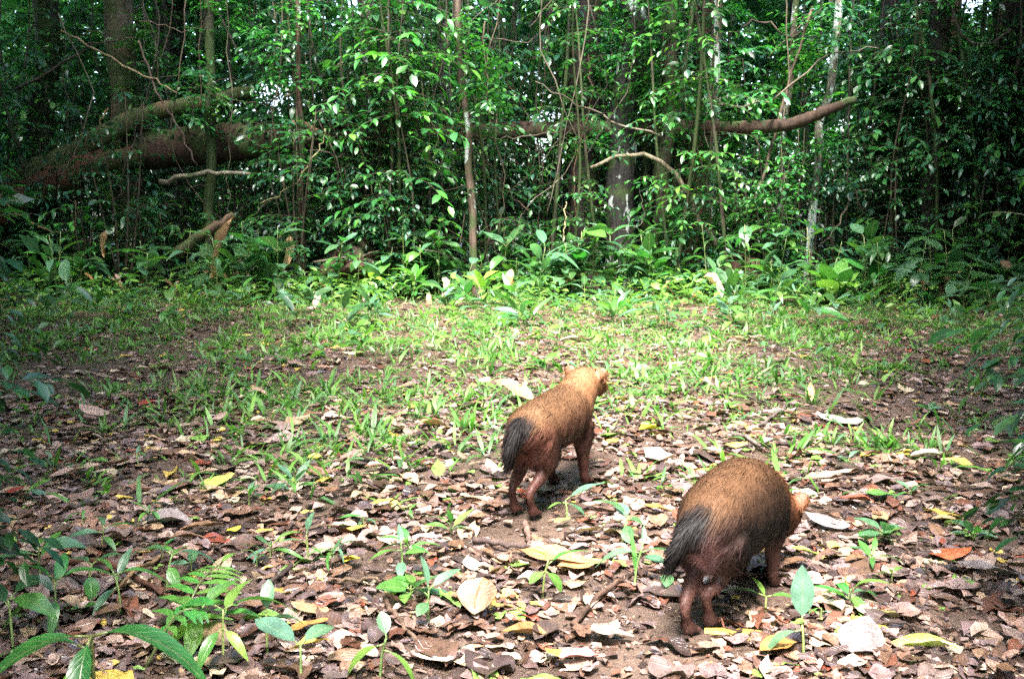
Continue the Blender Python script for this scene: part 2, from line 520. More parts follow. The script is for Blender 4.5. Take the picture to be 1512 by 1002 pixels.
# crowns: shared meshes
def crown_mesh(seed, rx, rz, ncl, per, leaf):
    r = np.random.default_rng(seed)
    P, D = [], []
    for k in range(ncl):
        v = r.normal(0, 1, 3); v /= np.linalg.norm(v)
        c = v * np.array((rx, rx, rz)) * r.uniform(.45, 1.0)
        cr = r.uniform(.35, .7)
        q = r.normal(0, 1, (per, 3)); q = nrm(q) * r.uniform(.2, 1, (per, 1)) ** .5 * cr * np.array((1, 1, .55))
        P.append(c + q)
        d = nrm(q) * .8 + v * .5 + r.normal(0, .5, (per, 3)); d[:, 2] -= .35
        D.append(d)
    P = np.vstack(P); D = np.vstack(D)
    U = np.array((0, 0, 1)) + r.normal(0, .35, P.shape)
    V, F, C, Lu = bake_leaves(P, D, U, r.uniform(*leaf, len(P)), r, [T_far])
    return mesh_np('crown', V, F, M_foliage, C, Lu)
CROWNS = [crown_mesh(100 + i, r_, z_, 90, 44, (.13, .26)) for i, (r_, z_) in enumerate([(2.2, 1.3), (1.9, 1.6), (2.6, 1.2), (1.7, 1.2)])]

def tree(name, label, pts, radii, mat, col, crown=None, group=None, sides=12, rough=.12, cat='tree', seed=0, crown_s=1.0, ccol=(1, 1, 1)):
    """pts: world path of the trunk from the foot up. Children: trunk, crown."""
    pts = np.asarray(pts, float)
    root = thing(name, label, cat, pts[0], group=group)
    loc = pts - pts[0]
    n = max(10, int(np.linalg.norm(loc[-1]) / .2))
    c = curve_pts(loc, max(8, n // 4), .012 + radii[0] * .12, seed); c = curve_pts(c, n)
    rad = np.interp(np.linspace(0, 1, n), np.linspace(0, 1, len(radii)), radii)
    rad[0] *= 1.35; rad[1] *= 1.12
    c[0, 2] -= .15
    link('trunk', mesh_np('trunk', *tube(c, rad, sides, rough, seed), mat), root, color=col)
    if crown is not None:
        o = link('crown', CROWNS[crown % len(CROWNS)], root, loc[-1], color=ccol)
        o.scale = (crown_s,) * 3; o.rotation_euler = (0, 0, seed * 1.7); o['kind'] = 'stuff'
    return root

# ------------------------------------------------------------------ trees seen in the photograph
def up_from(px_b, py_b, px_t, Y, extra=(0, 0), top=8.5):
    """Trunk path at depth Y: foot under pixel px_b, passing px_t at the photo's top edge, on up to the canopy."""
    a = at_y(px_b, py_b, Y); b = at_y(px_t, 0, Y)
    a[2] = float(hz(a[0], a[1]))
    d = (b - a) / (b[2] - a[2])
    mid = a + d * (b[2] - a[2]) * .5 + np.array((random.uniform(-.05, .05), 0, 0))
    t = b + d * (top - b[2]) * .6; t[2] = top
    return [a, mid, b, t]

def wid(px, Y): return px * Y / FPX / 2

TREES = [
    # label, px foot, px top, Y, width px, mat, colour, crown
    ('thick brown trunk behind the long fallen log, at the mossy branch', 200, 176, 13.0, 42, M_bark_moss, (.15, .115, .075), 0),
    ('thin dark mossy trunk crossing in front of the thick fallen log', 312, 309, 12.3, 15, M_bark_moss, (.07, .075, .04), 1),
    ('dark far trunk right of the thick brown trunk', 262, 248, 17.5, 46, M_bark, (.05, .04, .03), 2),
    ('smooth pale tan trunk standing deep in the light at the top', 545, 541, 18, 30, M_bark_plain, (.42, .36, .26), 3),
    ('slim mottled trunk with pale patches left of the clearing middle', 704, 678, 11.8, 11, M_bark_lichen, (.12, .085, .06), 1),
    ('reddish dark trunk hung with dry vines behind the middle', 855, 862, 13.6, 50, M_bark, (.042, .030, .025), 0),
    ('stout dark trunk with big white lichen blotches', 915, 934, 13.1, 40, M_bark_lichen, (.034, .032, .028), 2),
    ('olive brown mossy trunk right of the lichen blotched trunk', 975, 992, 12.8, 22, M_bark_moss, (.07, .058, .035), 3),
    ('red brown trunk behind the fallen log, right of centre', 1018, 1040, 14.5, 38, M_bark, (.12, .07, .045), 1),
    ('slim pale spotted trunk beside the red brown trunk', 1042, 1062, 13.0, 15, M_bark_pale, (.2, .18, .14), 0),
    ('slim white barked tree leaning right in front of the log tip', 1192, 1240, 12.2, 12, M_bark_pale, (.2, .18, .14), 2),
    ('dark straight trunk right of the log tip', 1305, 1312, 14.0, 30, M_bark, (.055, .05, .035), 3),
    ('slim brown trunk between the dark trunks on the right', 1398, 1412, 13.0, 18, M_bark_plain, (.17, .12, .08), 0),
    ('dark trunk with a bent foot at the right of the thicket', 1378, 1388, 12.4, 30, M_bark, (.05, .042, .032), 1),
    ('broad blackish trunk at the right edge of the photo', 1484, 1500, 12.6, 64, M_bark, (.016, .013, .011), 2),  # near-black bark colour stands in for the dark lens edge
    ('dark trunk by the left edge of the photo', 58, 70, 13.6, 36, M_bark_moss, (.035, .03, .024), 3),  # bark colour lowered to imitate the vignetted left edge
    ('short red brown sapling with flaky bark at the clearing edge', 443, 439, 12.0, 8, M_bark_lichen, (.09, .05, .035), 1),
    ('grey trunk far behind, above the pale tan trunk foot', 600, 590, 16.5, 20, M_bark, (.15, .13, .1), 2),
    ('faint grey trunk deep behind the fallen log, left of the dark hollow', 660, 652, 17, 18, M_bark_lichen, (.12, .11, .09), 3),
    ('slim dark trunk under the arching bare branch', 955, 950, 13.4, 12, M_bark_moss, (.06, .07, .04), 0),
    ('slim lichen speckled trunk left of the white barked tree', 1142, 1178, 12.8, 10, M_bark_lichen, (.13, .11, .08), 1),
]
for i, (lab, pb, pt, Y, w, mat, colr, cr) in enumerate(TREES):
    pts = up_from(pb, 400, pt, Y, top=8.0 + (i * 37 % 20) / 10)
    r0 = wid(w, Y)
    tree('tree', lab, pts, [r0 * 1.1, r0, r0 * .95, r0 * .7], mat, colr, cr, seed=i + 1, sides=16 if w > 25 else 9, rough=.05)

# ------------------------------------------------------------------ random slender trees filling the forest
SLIM = 'slender saplings in the dim thicket'
for i in range(52):
    Y = random.uniform(12.8, 24)
    X = random.uniform(-.62, .62) * Y
    z0 = float(hz(X, Y))
    lean = random.gauss(0, .8)
    r0 = random.uniform(.022, .06)
    tree('slender_tree', 'slender straight sapling trunk rising in the dim thicket', [(X, Y, z0), (X + lean * .3 + random.gauss(0, .15), Y, z0 + 2), (X + lean, Y + random.gauss(0, .2), z0 + random.uniform(6, 9))],
         [r0, r0 * .8, r0 * .5], random.choice([M_bark, M_bark_moss, M_bark_plain, M_bark_moss]), random.choice([(.07, .055, .04), (.05, .045, .032), (.10, .08, .055), (.04, .035, .025)]),
         i if (i % 2 and abs(X) > .3 * Y) else None, group=SLIM, sides=7, seed=200 + i, crown_s=.7)

# unseen tall trees added beside the clearing; their stacked crowns shade the picture edges
SIDE = [(-3.1, 3.1, 4.7), (-3.9, 5.9, 4.9), (-2.9, .6, 4.5), (3.0, 2.9, 4.6), (3.9, 5.8, 4.9), (2.9, .4, 4.5), (-5.0, 8.8, 5.4), (4.9, 8.6, 5.4), (-5.9, 11.2, 5.9), (5.8, 11.0, 5.9),
        (-3.2, -1.8, 4.8), (3.2, -1.8, 4.8), (-6.4, 6.4, 4.6), (6.4, 6.0, 4.6), (-5.4, 3.2, 4.4), (5.4, 3.0, 4.4), (-7.6, 9.8, 5.0), (7.4, 9.6, 5.0), (-8.4, 12.4, 5.6), (8.2, 12.6, 5.6), (-6.6, 14.0, 6.4), (6.6, 14.2, 6.4)]
for i, (X, Y, H) in enumerate(SIDE):
    r0 = random.uniform(.09, .15)
    t = tree('added_tall_tree', 'unseen tall tree added beside the clearing so its crown shades the edges', [(X * 1.35, Y, float(hz(X, Y))), (X * 1.22, Y, 2.2), (X, Y, H)], [r0, r0 * .85, r0 * .6], M_bark_moss, (.08, .065, .045),
             i, group='unseen tall shade trees added beside the clearing', seed=300 + i, crown_s=1.05, rough=.05)
    o = link('crown', CROWNS[(i + 1) % 4], t, (X * .18, .3, H * .25)); o['kind'] = 'stuff'; o.rotation_euler = (0, 0, i * 2.1)

for i, (X, Y, H) in enumerate([(1.72, .75, 2.7), (-2.0, .6, 2.75), (2.0, -.1, 3.0), (2.9, 1.2, 2.9), (2.5, 2.3, 3.0), (-2.5, 2.3, 3.0), (2.7, -.9, 3.0), (-2.7, -.9, 3.0), (3.3, 3.9, 3.2), (-3.5, 3.9, 3.2)]):  # unseen low crowns added to darken the near corners in place of vignette
    tree('added_small_tree', 'unseen small tree added close beside the clearing to darken its corner', [(X * 1.3, Y, float(hz(X, Y))), (X * 1.2, Y, 1.2), (X, Y, H)], [.05, .045, .03], M_bark_moss, (.08, .065, .045),
         i, group='unseen small shade trees added close beside the clearing', seed=340 + i, crown_s=.58, rough=.05)

# ------------------------------------------------------------------ far foliage
def far_foliage():
    r = np.random.default_rng(77)
    n = 180000
    Y = 16.5 + 16 * r.uniform(0, 1, n) ** 1.1
    X = r.uniform(-1, 1, n) * Y * .66
    Z = r.uniform(0, 1, n) ** .75 * (2.2 + .27 * Y)
    dens = noise2(X * .8, Z * 1.3, 1.1, Y.mean()) + noise2(X * 1.7 + Y * .6, Z * 1.9, 1.0, 2.0) * .7
    # openings in the canopy far back, where the sky shows
    hole = np.zeros(n)
    for (hx, hzz, hr) in [(-2.9, 5.6, 1.0), (-1.6, 6.6, .8), (-.5, 5.4, .5), (1.4, 6.0, .7), (3.3, 6.4, .8), (6.9, 6.2, .9), (9.0, 5.3, .8), (8.3, 6.6, .6), (-9.4, 6.4, .5), (-4.6, 3.2, .4), (.6, 2.6, .5), (-10.6, 6.2, .6)]:
        k_ = 20.0 / Y
        hole = np.maximum(hole, np.exp(-(((X * k_ - hx) / hr) ** 2 + (((Z - .85) * k_ + .85 - hzz) / hr) ** 2)))
    keep = (dens > -.75) & (r.uniform(0, 1, n) > hole * 1.25)
    X, Y, Z = X[keep], Y[keep], Z[keep]
    n = len(X)
    P = np.stack([X, Y, Z + hz(X, Y)], -1)
    a = r.uniform(0, 6.28, n)
    D = np.stack([np.cos(a), np.sin(a), r.uniform(-.8, .1, n)], -1)
    U = np.array((0, 0, 1)) + r.normal(0, .4, (n, 3))
    V, F, C, Lu = bake_leaves(P, D, U, r.uniform(.12, .38, n), r, [T_far], lo=.6, hi=2.0)
    o = link('far_foliage', mesh_np('far_foliage', V, F, M_foliage, C, Lu), color=(1, 1, 1))
    tag(o, 'mass of small green leaves far back between the trunks', 'foliage', None, 'stuff')
far_foliage()

def surrounding_thicket():
    # unseen forest to the sides and behind the camera, added to darken the edges
    r = np.random.default_rng(91)
    n = 30000
    Y = r.uniform(-8, 13, n); sd = np.where(r.uniform(0, 1, n) < .5, -1, 1)
    X = sd * (np.maximum(.58 * np.maximum(Y, 0) + 1.7, 2.4) + 2.6 * r.uniform(0, 1, n) ** 1.3 + .5 * noise2(Y, sd * 3.0, 1.2))
    b = r.uniform(0, 1, n) < .25
    X = np.where(b, r.uniform(-6, 6, n), X); Y = np.where(b, r.uniform(-8.5, -5.5, n), Y)
    Z = r.uniform(.05, 1, n) * 5.6
    P = np.stack([X, Y, Z + hz(X, Y)], -1)
    a = r.uniform(0, 6.28, n)
    D = np.stack([np.cos(a), np.sin(a), r.uniform(-.8, .1, n)], -1)
    U = np.array((0, 0, 1)) + r.normal(0, .4, (n, 3))
    V, F, C, Lu = bake_leaves(P, D, U, r.uniform(.14, .34, n), r, [T_far], lo=.6, hi=1.2)
    o = link('side_foliage', mesh_np('side_foliage', V, F, M_foliage, C, Lu), color=(1, 1, 1))
    tag(o, 'unseen dense foliage added round the clearing to deepen the shade at its edges', 'foliage', None, 'stuff')
surrounding_thicket()

# ------------------------------------------------------------------ understory: saplings and shrubs
G_SAP = 'leafy saplings in the undergrowth'
saps = [sapling_proto(400 + i, random.uniform(3.0, 5.2), random.randint(46, 70), lf, 'leafy_sapling', 'thin leafy sapling among the undergrowth behind the clearing', 'sapling', G_SAP)
        for i, lf in enumerate([(.07, .12), (.09, .15), (.06, .1), (.1, .18), (.08, .13)])]
TINTS = [(1, 1, 1), (.8, .9, .9), (1.15, 1.1, .8), (.75, .9, 1.1), (1.5, 1.4, .9), (.55, .65, .7), (1.9, 1.8, 1.1), (.5, .6, .7)]  # leaf tones; the darkest and brightest imitate uneven light in the thicket
def forest_x(Y, k=.6): return random.uniform(-k, k) * Y
nsap = 0
for i in range(135):
    Y = random.uniform(12.2, 18.5) if i > 80 else random.uniform(11.6, 13.6)
    X = forest_x(Y)
    while Y < 13.2 and (2.7 < X / Y * 12 < 4.3 or -5.6 < X / Y * 12 < -2.6 or (-1.0 < X / Y * 12 < 2.1 and i % 5)): X = forest_x(Y)
    loc = (X, Y, float(hz(X, Y))); rz = random.uniform(0, 6.28); s = random.uniform(.8, 1.25)
    if i < len(saps):
        o = saps[i]; o.location = loc; o.rotation_euler = (0, 0, rz)
    else:
        copy_tree(saps[i % len(saps)], loc, rz, s, color=random.choice(TINTS))

G_SHR = 'leafy shrubs filling the forest edge'
shr = [shrub_proto(500 + i, h, sp_, ntw, lf, 'leafy_shrub', 'dark leafy shrub in the thicket at the forest edge', 'shrub', G_SHR)
       for i, (h, sp_, ntw, lf) in enumerate([(1.1, .6, 40, (.08, .13)), (1.5, .7, 50, (.09, .15)), (.8, .55, 34, (.07, .11)), (1.9, .8, 60, (.08, .14)), (1.3, .7, 44, (.10, .17)), (1.7, .8, 44, (.07, .12)), (2.4, .9, 70, (.08, .13))])]
for i in range(150):
    Y = random.uniform(11.7, 13.6) if i < 75 else random.uniform(13, 18)
    X = forest_x(Y)
    while i % len(shr) in (1, 3, 4, 5, 6, 7) and Y < 13.2 and -1.0 < X / Y * 12 < 2.1: X = forest_x(Y)
    loc = (X, Y, float(hz(X, Y))); rz = random.uniform(0, 6.28); s = random.uniform(.75, 1.2)
    if i < len(shr):
        o = shr[i]; o.location = loc; o.rotation_euler = (0, 0, rz)
    else:
        copy_tree(shr[i % len(shr)], loc, rz, s, color=random.choice(TINTS))

def to_px(p):
    x, y, z = p[0], p[1], p[2] - CAM_H
    f = y * cp - z * sp
    return 756 + FPX * x / f, 501 - FPX * (y * sp + z * cp) / f
def landmark_labels(objs, marks, fmt, reach=70):
    """Give the member nearest a landmark a label of its own."""
    free = list(objs)
    for (px, py, phrase) in marks:
        if not free: break
        best = min(free, key=lambda o: math.hypot(to_px(o.location)[0] - px, (to_px(o.location)[1] - py) * 1.5))
        q = to_px(best.location)
        if math.hypot(q[0] - px, (q[1] - py) * 1.5) < reach:
            best['label'] = fmt % phrase
            free.remove(best)
TRUNK_MARKS = [(58, 415, 'the dark trunk by the left edge'), (200, 412, 'the thick brown trunk'), (312, 415, 'the thin dark mossy trunk'), (443, 420, 'the short red brown sapling'), (704, 415, 'the slim mottled trunk'),
               (855, 412, 'the reddish vine hung trunk'), (915, 412, 'the lichen blotched trunk'), (975, 412, 'the olive brown mossy trunk'), (1042, 412, 'the slim pale spotted trunk'), (1190, 412, 'the slim white tree'),
               (1305, 410, 'the dark straight trunk'), (1378, 412, 'the bent dark trunk'), (1478, 420, 'the broad blackish trunk'), (800, 412, 'the lush pale clump'), (560, 412, 'the wide flat leaf'), (620, 412, 'the dark hollow'), (1110, 412, 'the low stump'), (1240, 412, 'the lime rosette')]
landmark_labels([o for o in COL.objects if o.name.startswith('leafy_shrub')], [(m[0] + dx, m[1], m[2]) for m in TRUNK_MARKS for dx in (0,)], 'dark leafy shrub at the foot of %s')
landmark_labels([o for o in COL.objects if o.name.startswith('leafy_sapling')], TRUNK_MARKS, 'thin leafy sapling growing closest to %s')
landmark_labels([o for o in COL.objects if o.name.startswith('slender_tree')], [(m[0], 405, m[2]) for m in TRUNK_MARKS], 'slender bare stem rising nearest to %s')

# leafy low limbs on the trees of the photograph
for i, t in enumerate([o for o in COL.objects if o.type == 'EMPTY' and o.name.split('.')[0] == 'tree']):
    for k in range(3):
        src = [c for c in shr[(0, 1, 2, 5)[(i + k) % 4]].children if c.name.startswith('foliage')][0]
        zz = 1.35 + .5 * ((i * 7 + k * 3) % 10) / 10 + k * .55
        o = link('foliage', src.data, t, (.15 * math.sin(i * 5 + k), -.15, zz), color=TINTS[(0, 2, 4, 6)[(i + k) % 4]])
        o.scale = (.95, .8, .75); o.rotation_euler = (.3 * math.sin(i * 3 + k), .3 * math.cos(i * 2 + k), i * 2.4 + k * 1.1); o['kind'] = 'stuff'

# bushes flanking the camera, tinted darker to stand in for lens vignette
for i, (X, Y, sc_, lab) in enumerate([(1.17, 1.98, .50, 'darkened bush in the lower right corner of the photo'), (1.50, 2.62, .55, 'darkened bush on the mud at the right edge, behind the corner bush'), (2.02, 3.5, .60, 'darkened bush at the right edge beyond the wheel rut'),
                                   (-1.12, 1.93, .44, 'darkened bush in the lower left corner of the photo'), (-1.58, 2.8, .55, 'darkened bush at the left edge above the corner bush'), (-2.28, 3.9, .60, 'darkened bush at the left edge beside the grass')]):
    copy_tree(shr[(1, 5, 4)[i % 3]], (X, Y, float(hz(X, Y))), i * 1.3, sc_, lab, 'darkened bushes at the edges of the clearing', (.4, .5, .5))

# ------------------------------------------------------------------ fallen wood
def log(name, label, pts, radii, mat, col, cat='log', sides=14, rough=.12, n=26, seed=1, jit=.012, group=None):
    c = curve_pts(pts, n, jit, seed)
    rad = np.interp(np.linspace(0, 1, n), np.linspace(0, 1, len(radii)), radii)
    base = c[0].copy()
    o = link(name, mesh_np(name, *tube(c - base, rad, sides, rough, seed), mat), None, base, color=col)
    return tag(o, label, cat, group)
def P3(*q): return [at_y(*a) for a in q]

log('fallen_log', 'long fallen brown trunk lying across the trees behind the clearing', P3((196, 222, 12.9), (330, 213, 12.7), (455, 203, 12.7), (620, 200, 13.2), (800, 192, 13.4), (1000, 190, 12.9), (1150, 186, 12.0), (1215, 166, 11.7), (1264, 146, 11.5)),
    [.25, .24, .19, .12, .11, .10, .075, .065, .04], M_rot, (.055, .031, .019), n=70, seed=3, jit=.007, rough=.11, sides=18)
log('fallen_branch', 'mossy leaning branch running up from the left edge', P3((-30, 285, 12.2), (90, 235, 12.4), (190, 178, 12.6), (300, 150, 12.8), (372, 136, 13)), [.14, .13, .11, .09, .08], M_bark_moss, (.17, .12, .06), 'branch', n=24, seed=4)
log('fallen_branch', 'lower dark rotten branch below the mossy leaning branch', P3((-30, 330, 12.0), (100, 255, 12.3), (200, 228, 12.7)), [.2, .17, .13], M_rot, (.12, .055, .03), 'branch', n=18, seed=5)
log('fallen_branch', 'pale fallen branch lying low under the thick log', P3((235, 268, 12.2), (300, 256, 12.1), (370, 257, 12.2)), [.035, .03, .022], M_bark_lichen, (.22, .2, .14), 'branch', sides=8, n=12, seed=6)
log('fallen_branch', 'tan rotten limb slanting up behind the long hanging dry leaf', P3((258, 375, 11.9), (300, 345, 12.0), (345, 318, 12.2)), [.07, .06, .05], M_rot, (.11, .07, .04), 'branch', n=12, seed=7)
log('arched_branch', 'bare pale branch arching over beside the lichen blotched trunk', P3((872, 248, 12.0), (915, 231, 12.0), (960, 232, 12.0), (1000, 262, 12.0), (1030, 320, 12.0), (1060, 365, 12.0)), [.02, .024, .026, .03, .035, .04], M_bark_plain, (.2, .17, .11), 'branch', sides=8, n=18, seed=8)
log('dead_branch', 'pale diagonal dead branch in the light at the upper left', P3((420, 142, 12.4), (462, 122, 12.4), (512, 92, 12.4)), [.022, .02, .014], M_bark_plain, (.42, .38, .3), 'branch', sides=7, n=10, seed=9)
log('dead_branch', 'tan bent dead branch beside the thick end of the log', P3((432, 180, 12.3), (465, 190, 12.3), (492, 205, 12.3)), [.045, .035, .02], M_bark_plain, (.45, .27, .16), 'branch', sides=7, n=10, seed=10)
log('rotten_stump', 'broken brown stump in shade left of the middle of the edge', P3((520, 420, 12.0), (522, 390, 12.1), (515, 368, 12.2)), [.42, .34, .24], M_rot, (.08, .045, .03), 'stump', n=9, rough=.3, seed=11)
log('rotten_stump', 'low red brown stump under the fern right of centre', P3((1085, 440, 11.9), (1087, 408, 12.0), (1080, 385, 12.1)), [.45, .36, .22], M_rot, (.08, .04, .026), 'stump', n=9, rough=.3, seed=12)

VINES = [
    ('thin tan vine sagging from the upper left corner', [(90, 45, 12), (160, 85, 12), (215, 112, 12), (262, 138, 12)], .012, (.3, .22, .13)),
    ('dark diagonal vine in front of the left end of the log', [(205, 60, 12), (230, 130, 12), (262, 185, 12), (292, 245, 12)], .014, (.13, .09, .07)),
    ('looping tan vine hanging under the bent dead branch', [(480, 190, 11.8), (468, 225, 11.8), (430, 275, 11.8), (385, 300, 11.8)], .010, (.3, .27, .14)),
    ('thin green vine falling beside the slim mottled trunk', [(622, 120, 12), (630, 170, 12), (645, 195, 12), (640, 240, 12)], .007, (.2, .24, .1)),
    ('straight pale dry stem standing before the reddish trunk', [(832, 360, 11.6), (834, 330, 11.6), (836, 298, 11.6)], .008, (.4, .36, .2)),
    ('dark loop of vine low beside the lichen blotched trunk', [(945, 280, 12.2), (950, 320, 12.2), (930, 342, 12.2), (880, 330, 12.2)], .006, (.1, .09, .06)),
    ('long pale vine curling down from the top by the red brown trunk', [(1062, 0, 12.2), (1058, 60, 12.2), (1050, 130, 12.2), (1040, 180, 12.2), (1048, 220, 12.2)], .008, (.33, .3, .22)),
    ('fan of dry brown vine stems on the reddish trunk', [(868, 80, 13.2), (872, 150, 13.2), (850, 240, 13.2), (848, 330, 13.2)], .010, (.22, .12, .08)),
    ('straight dark liana between the white tree and the dark trunk', [(1260, -30, 12.4), (1254, 120, 12.4), (1250, 260, 12.4), (1252, 370, 12.4)], .013, (.07, .06, .045)),
    ('diagonal brown stem leaning beneath the log tip', [(1110, 310, 12.2), (1140, 220, 12.2), (1165, 120, 12.2), (1200, 10, 12.2)], .02, (.14, .1, .07)),
    ('twisted vine drooping at the far left below the branch', [(0, 288, 11.6), (25, 315, 11.6), (60, 335, 11.6), (85, 343, 11.6)], .012, (.25, .18, .09)),
    ('hooked dry vine hanging over the mossy leaning branch', [(160, 160, 12), (146, 185, 12), (140, 200, 12), (137, 217, 12)], .009, (.32, .2, .09)),
]
for i, (lab, q, r_, c_) in enumerate(VINES):
    log('vine', lab, P3(*q), [r_, r_, r_ * .8], M_bark_plain, c_, 'vine', sides=6, n=18, seed=30 + i, jit=.012)
for i in range(95):
    Y = random.uniform(11.9, 16); X = forest_x(Y, .5) if i < 70 else random.uniform(-.09, .18) * Y; top = random.uniform(3.2, 5)
    q = [(X, Y, top), (X + random.gauss(0, .15), Y, top * .7), (X + random.gauss(0, .25), Y, top * .4), (X + random.gauss(0, .3), Y, random.uniform(.2, 1.2))]
    log('hanging_vine', 'thin bare vine hanging through the leaves of the thicket', q, [.010, .008, .005], M_bark_plain, random.choice([(.14, .105, .07), (.08, .065, .05), (.2, .17, .12)]), 'vine', sides=5, n=14, seed=60 + i, jit=.02, group='thin vines hanging in the thicket')

for i in range(55):
    Y = random.uniform(11.7, 15); X = forest_x(Y, .5); z = random.uniform(.3, 3.6); a = random.gauss(0.0, .7) + (math.pi if random.random() < .5 else 0); l = random.uniform(.8, 2.2)
    e = np.array((math.cos(a) * l, random.gauss(0, .2), abs(math.sin(a)) * l))
    q = [np.array((X, Y, z)), np.array((X, Y, z)) + e * .35 + np.array((0, 0, random.gauss(0, .12))), np.array((X, Y, z)) + e * .7 + np.array((0, 0, random.gauss(0, .12))), np.array((X, Y, z)) + e]
    r0 = random.uniform(.006, .018)
    log('dead_branch', 'bare crooked branch slanting through the thicket leaves', q, [r0, r0 * .8, r0 * .4], M_bark_plain, random.choice([(.13, .10, .07), (.08, .06, .045), (.18, .15, .11), (.10, .06, .045)]), 'branch', sides=6, n=14, seed=500 + i, jit=.02, group='crooked branches in the thicket')

# ------------------------------------------------------------------ single leaf meshes for plants (shared)
def leaf_mesh(name, tpl, mat, s=1.0):
    V, F, Lu = tpl
    return mesh_np(name, V * s, F, mat, np.ones((len(V), 3)), Lu)
LM = {
    'lance': [leaf_mesh('leaf', leaf_tpl(8, .26, .4, 1.4, .3, d, wav=.015, seed=i), M_leaf) for i, d in enumerate((.15, .35, .55))],
    'broad': [leaf_mesh('leaf', leaf_tpl(8, .46, .45, 1.2, .22, d, wav=.02, seed=i + 3), M_leaf) for i, d in enumerate((.12, .3, .5))],
    'oval': [leaf_mesh('leaf', leaf_tpl(7, .58, .5, 1.05, .18, d, wav=.02, seed=i + 6), M_leaf) for i, d in enumerate((.1, .25, .4))],
    'strap': [leaf_mesh('leaf', leaf_tpl(9, .14, .45, 1.0, .35, d, wav=.01, seed=i + 9), M_leaf) for i, d in enumerate((.2, .5, .8))],
}
def Rmat(d, up, s, p, w=1.0):
    R3 = frames(np.asarray([d], float), np.asarray([up], float))[0]
    M = Matrix.Identity(4)
    for i in range(3):
        for j in range(3):
            M[i][j] = R3[i, j] * (s * w if j == 0 else s)
        M[i][3] = p[i]
    return M

def plant(name, label, cat, loc, h, leaves, stemcol=(.12, .2, .05), group=None, stem_r=.0035, bend=(0, 0), flop=.0):
    """leaves: (height 0..1, azimuth deg, elevation deg, length, kind, variant, colour)."""
    root = thing(name, label, cat, loc, group=group)
    top = np.array((bend[0], bend[1], h))
    c = curve_pts([(0, 0, -.03), top * .5 + np.array((bend[0] * -.15, bend[1] * -.15, 0)), top], 7)
    parts = [tube(c, np.linspace(stem_r, stem_r * .6, 7), 6)]
    for (t, az, el, ln, kind, var, colr) in leaves:
        p = c[0] + (top - c[0]) * t
        p = c[int(round(t * 6))]
        d = np.array((math.cos(R(az)) * math.cos(R(el)), math.sin(R(az)) * math.cos(R(el)), math.sin(R(el))))
        pet = p + d * ln * .16 + np.array((0, 0, .02 * ln))
        parts.append(tube([p, (p + pet) / 2, pet], [stem_r * .55] * 3, 4))
        up = np.array((0, 0, 1.)) if abs(el) < 75 else np.array((-math.cos(R(az)), -math.sin(R(az)), .3))
        up = up + np.array((random.gauss(0, .25), random.gauss(0, .25), 0))
        link('leaf', LM[kind][var], root, M=Rmat(d, up, ln, pet), color=colr)
    V, F = merge(parts)
    link('stem', mesh_np('stem', V, F, M_leaf, np.ones((len(V), 3)), np.zeros((len(V), 2))), root, color=stemcol)
    return root

def pinnate(root_loc, tip, n, ln, colr, name, label, cat, arch=.12, group=None, droop=.3):
    """A compound frond: rachis with paired leaflets, each its own part."""
    root = thing(name, label, cat, root_loc, group=group)
    tip = np.asarray(tip, float)
    c = curve_pts([(0, 0, 0), tip * .5 + np.array((0, 0, arch)), tip], 2 * n + 6)
    parts = [tube(c, np.linspace(.004, .0015, len(c)), 5)]
    for i in range(n):
        k = 4 + 2 * i
        p = c[k]; d = nrm((c[k + 1] - c[k - 1])[None])[0]
        side = np.cross(d, (0, 0, 1)); side /= np.linalg.norm(side)
        l = ln * (1 - .55 * (i / n) ** 2)
        for sg in (-1, 1):
            link('leaflet', LM['lance'][0], root, M=Rmat(d * .45 + side * sg + np.array((0, 0, -droop * .5)), (0, 0, 1), l, p), color=colr)
    link('leaflet', LM['lance'][0], root, M=Rmat(c[-1] - c[-2], (0, 0, 1), ln * .6, c[-1]), color=colr)
    V, F = merge(parts)
    link('rachis', mesh_np('rachis', V, F, M_leaf, np.ones((len(V), 3)), np.zeros((len(V), 2))), root, color=(.08, .11, .03))
    return root

G1, G2, G3, G4 = (.05, .17, .03), (.07, .22, .04), (.06, .16, .075), (.11, .27, .05)
PALE = (.10, .22, .13); LIME = (.2, .38, .05); DKG = (.025, .09, .03)
def rosette(n, ln, kind, cols, el=(15, 60), h=(.3, 1.), a0=None):
    a = random.uniform(0, 360) if a0 is None else a0
    out = []
    for i in range(n):
        out.append((random.uniform(*h), a + i * 137.5 + random.uniform(-15, 15), random.uniform(*el), ln * random.uniform(.7, 1.15), kind, random.randrange(3), random.choice(cols)))
    return out

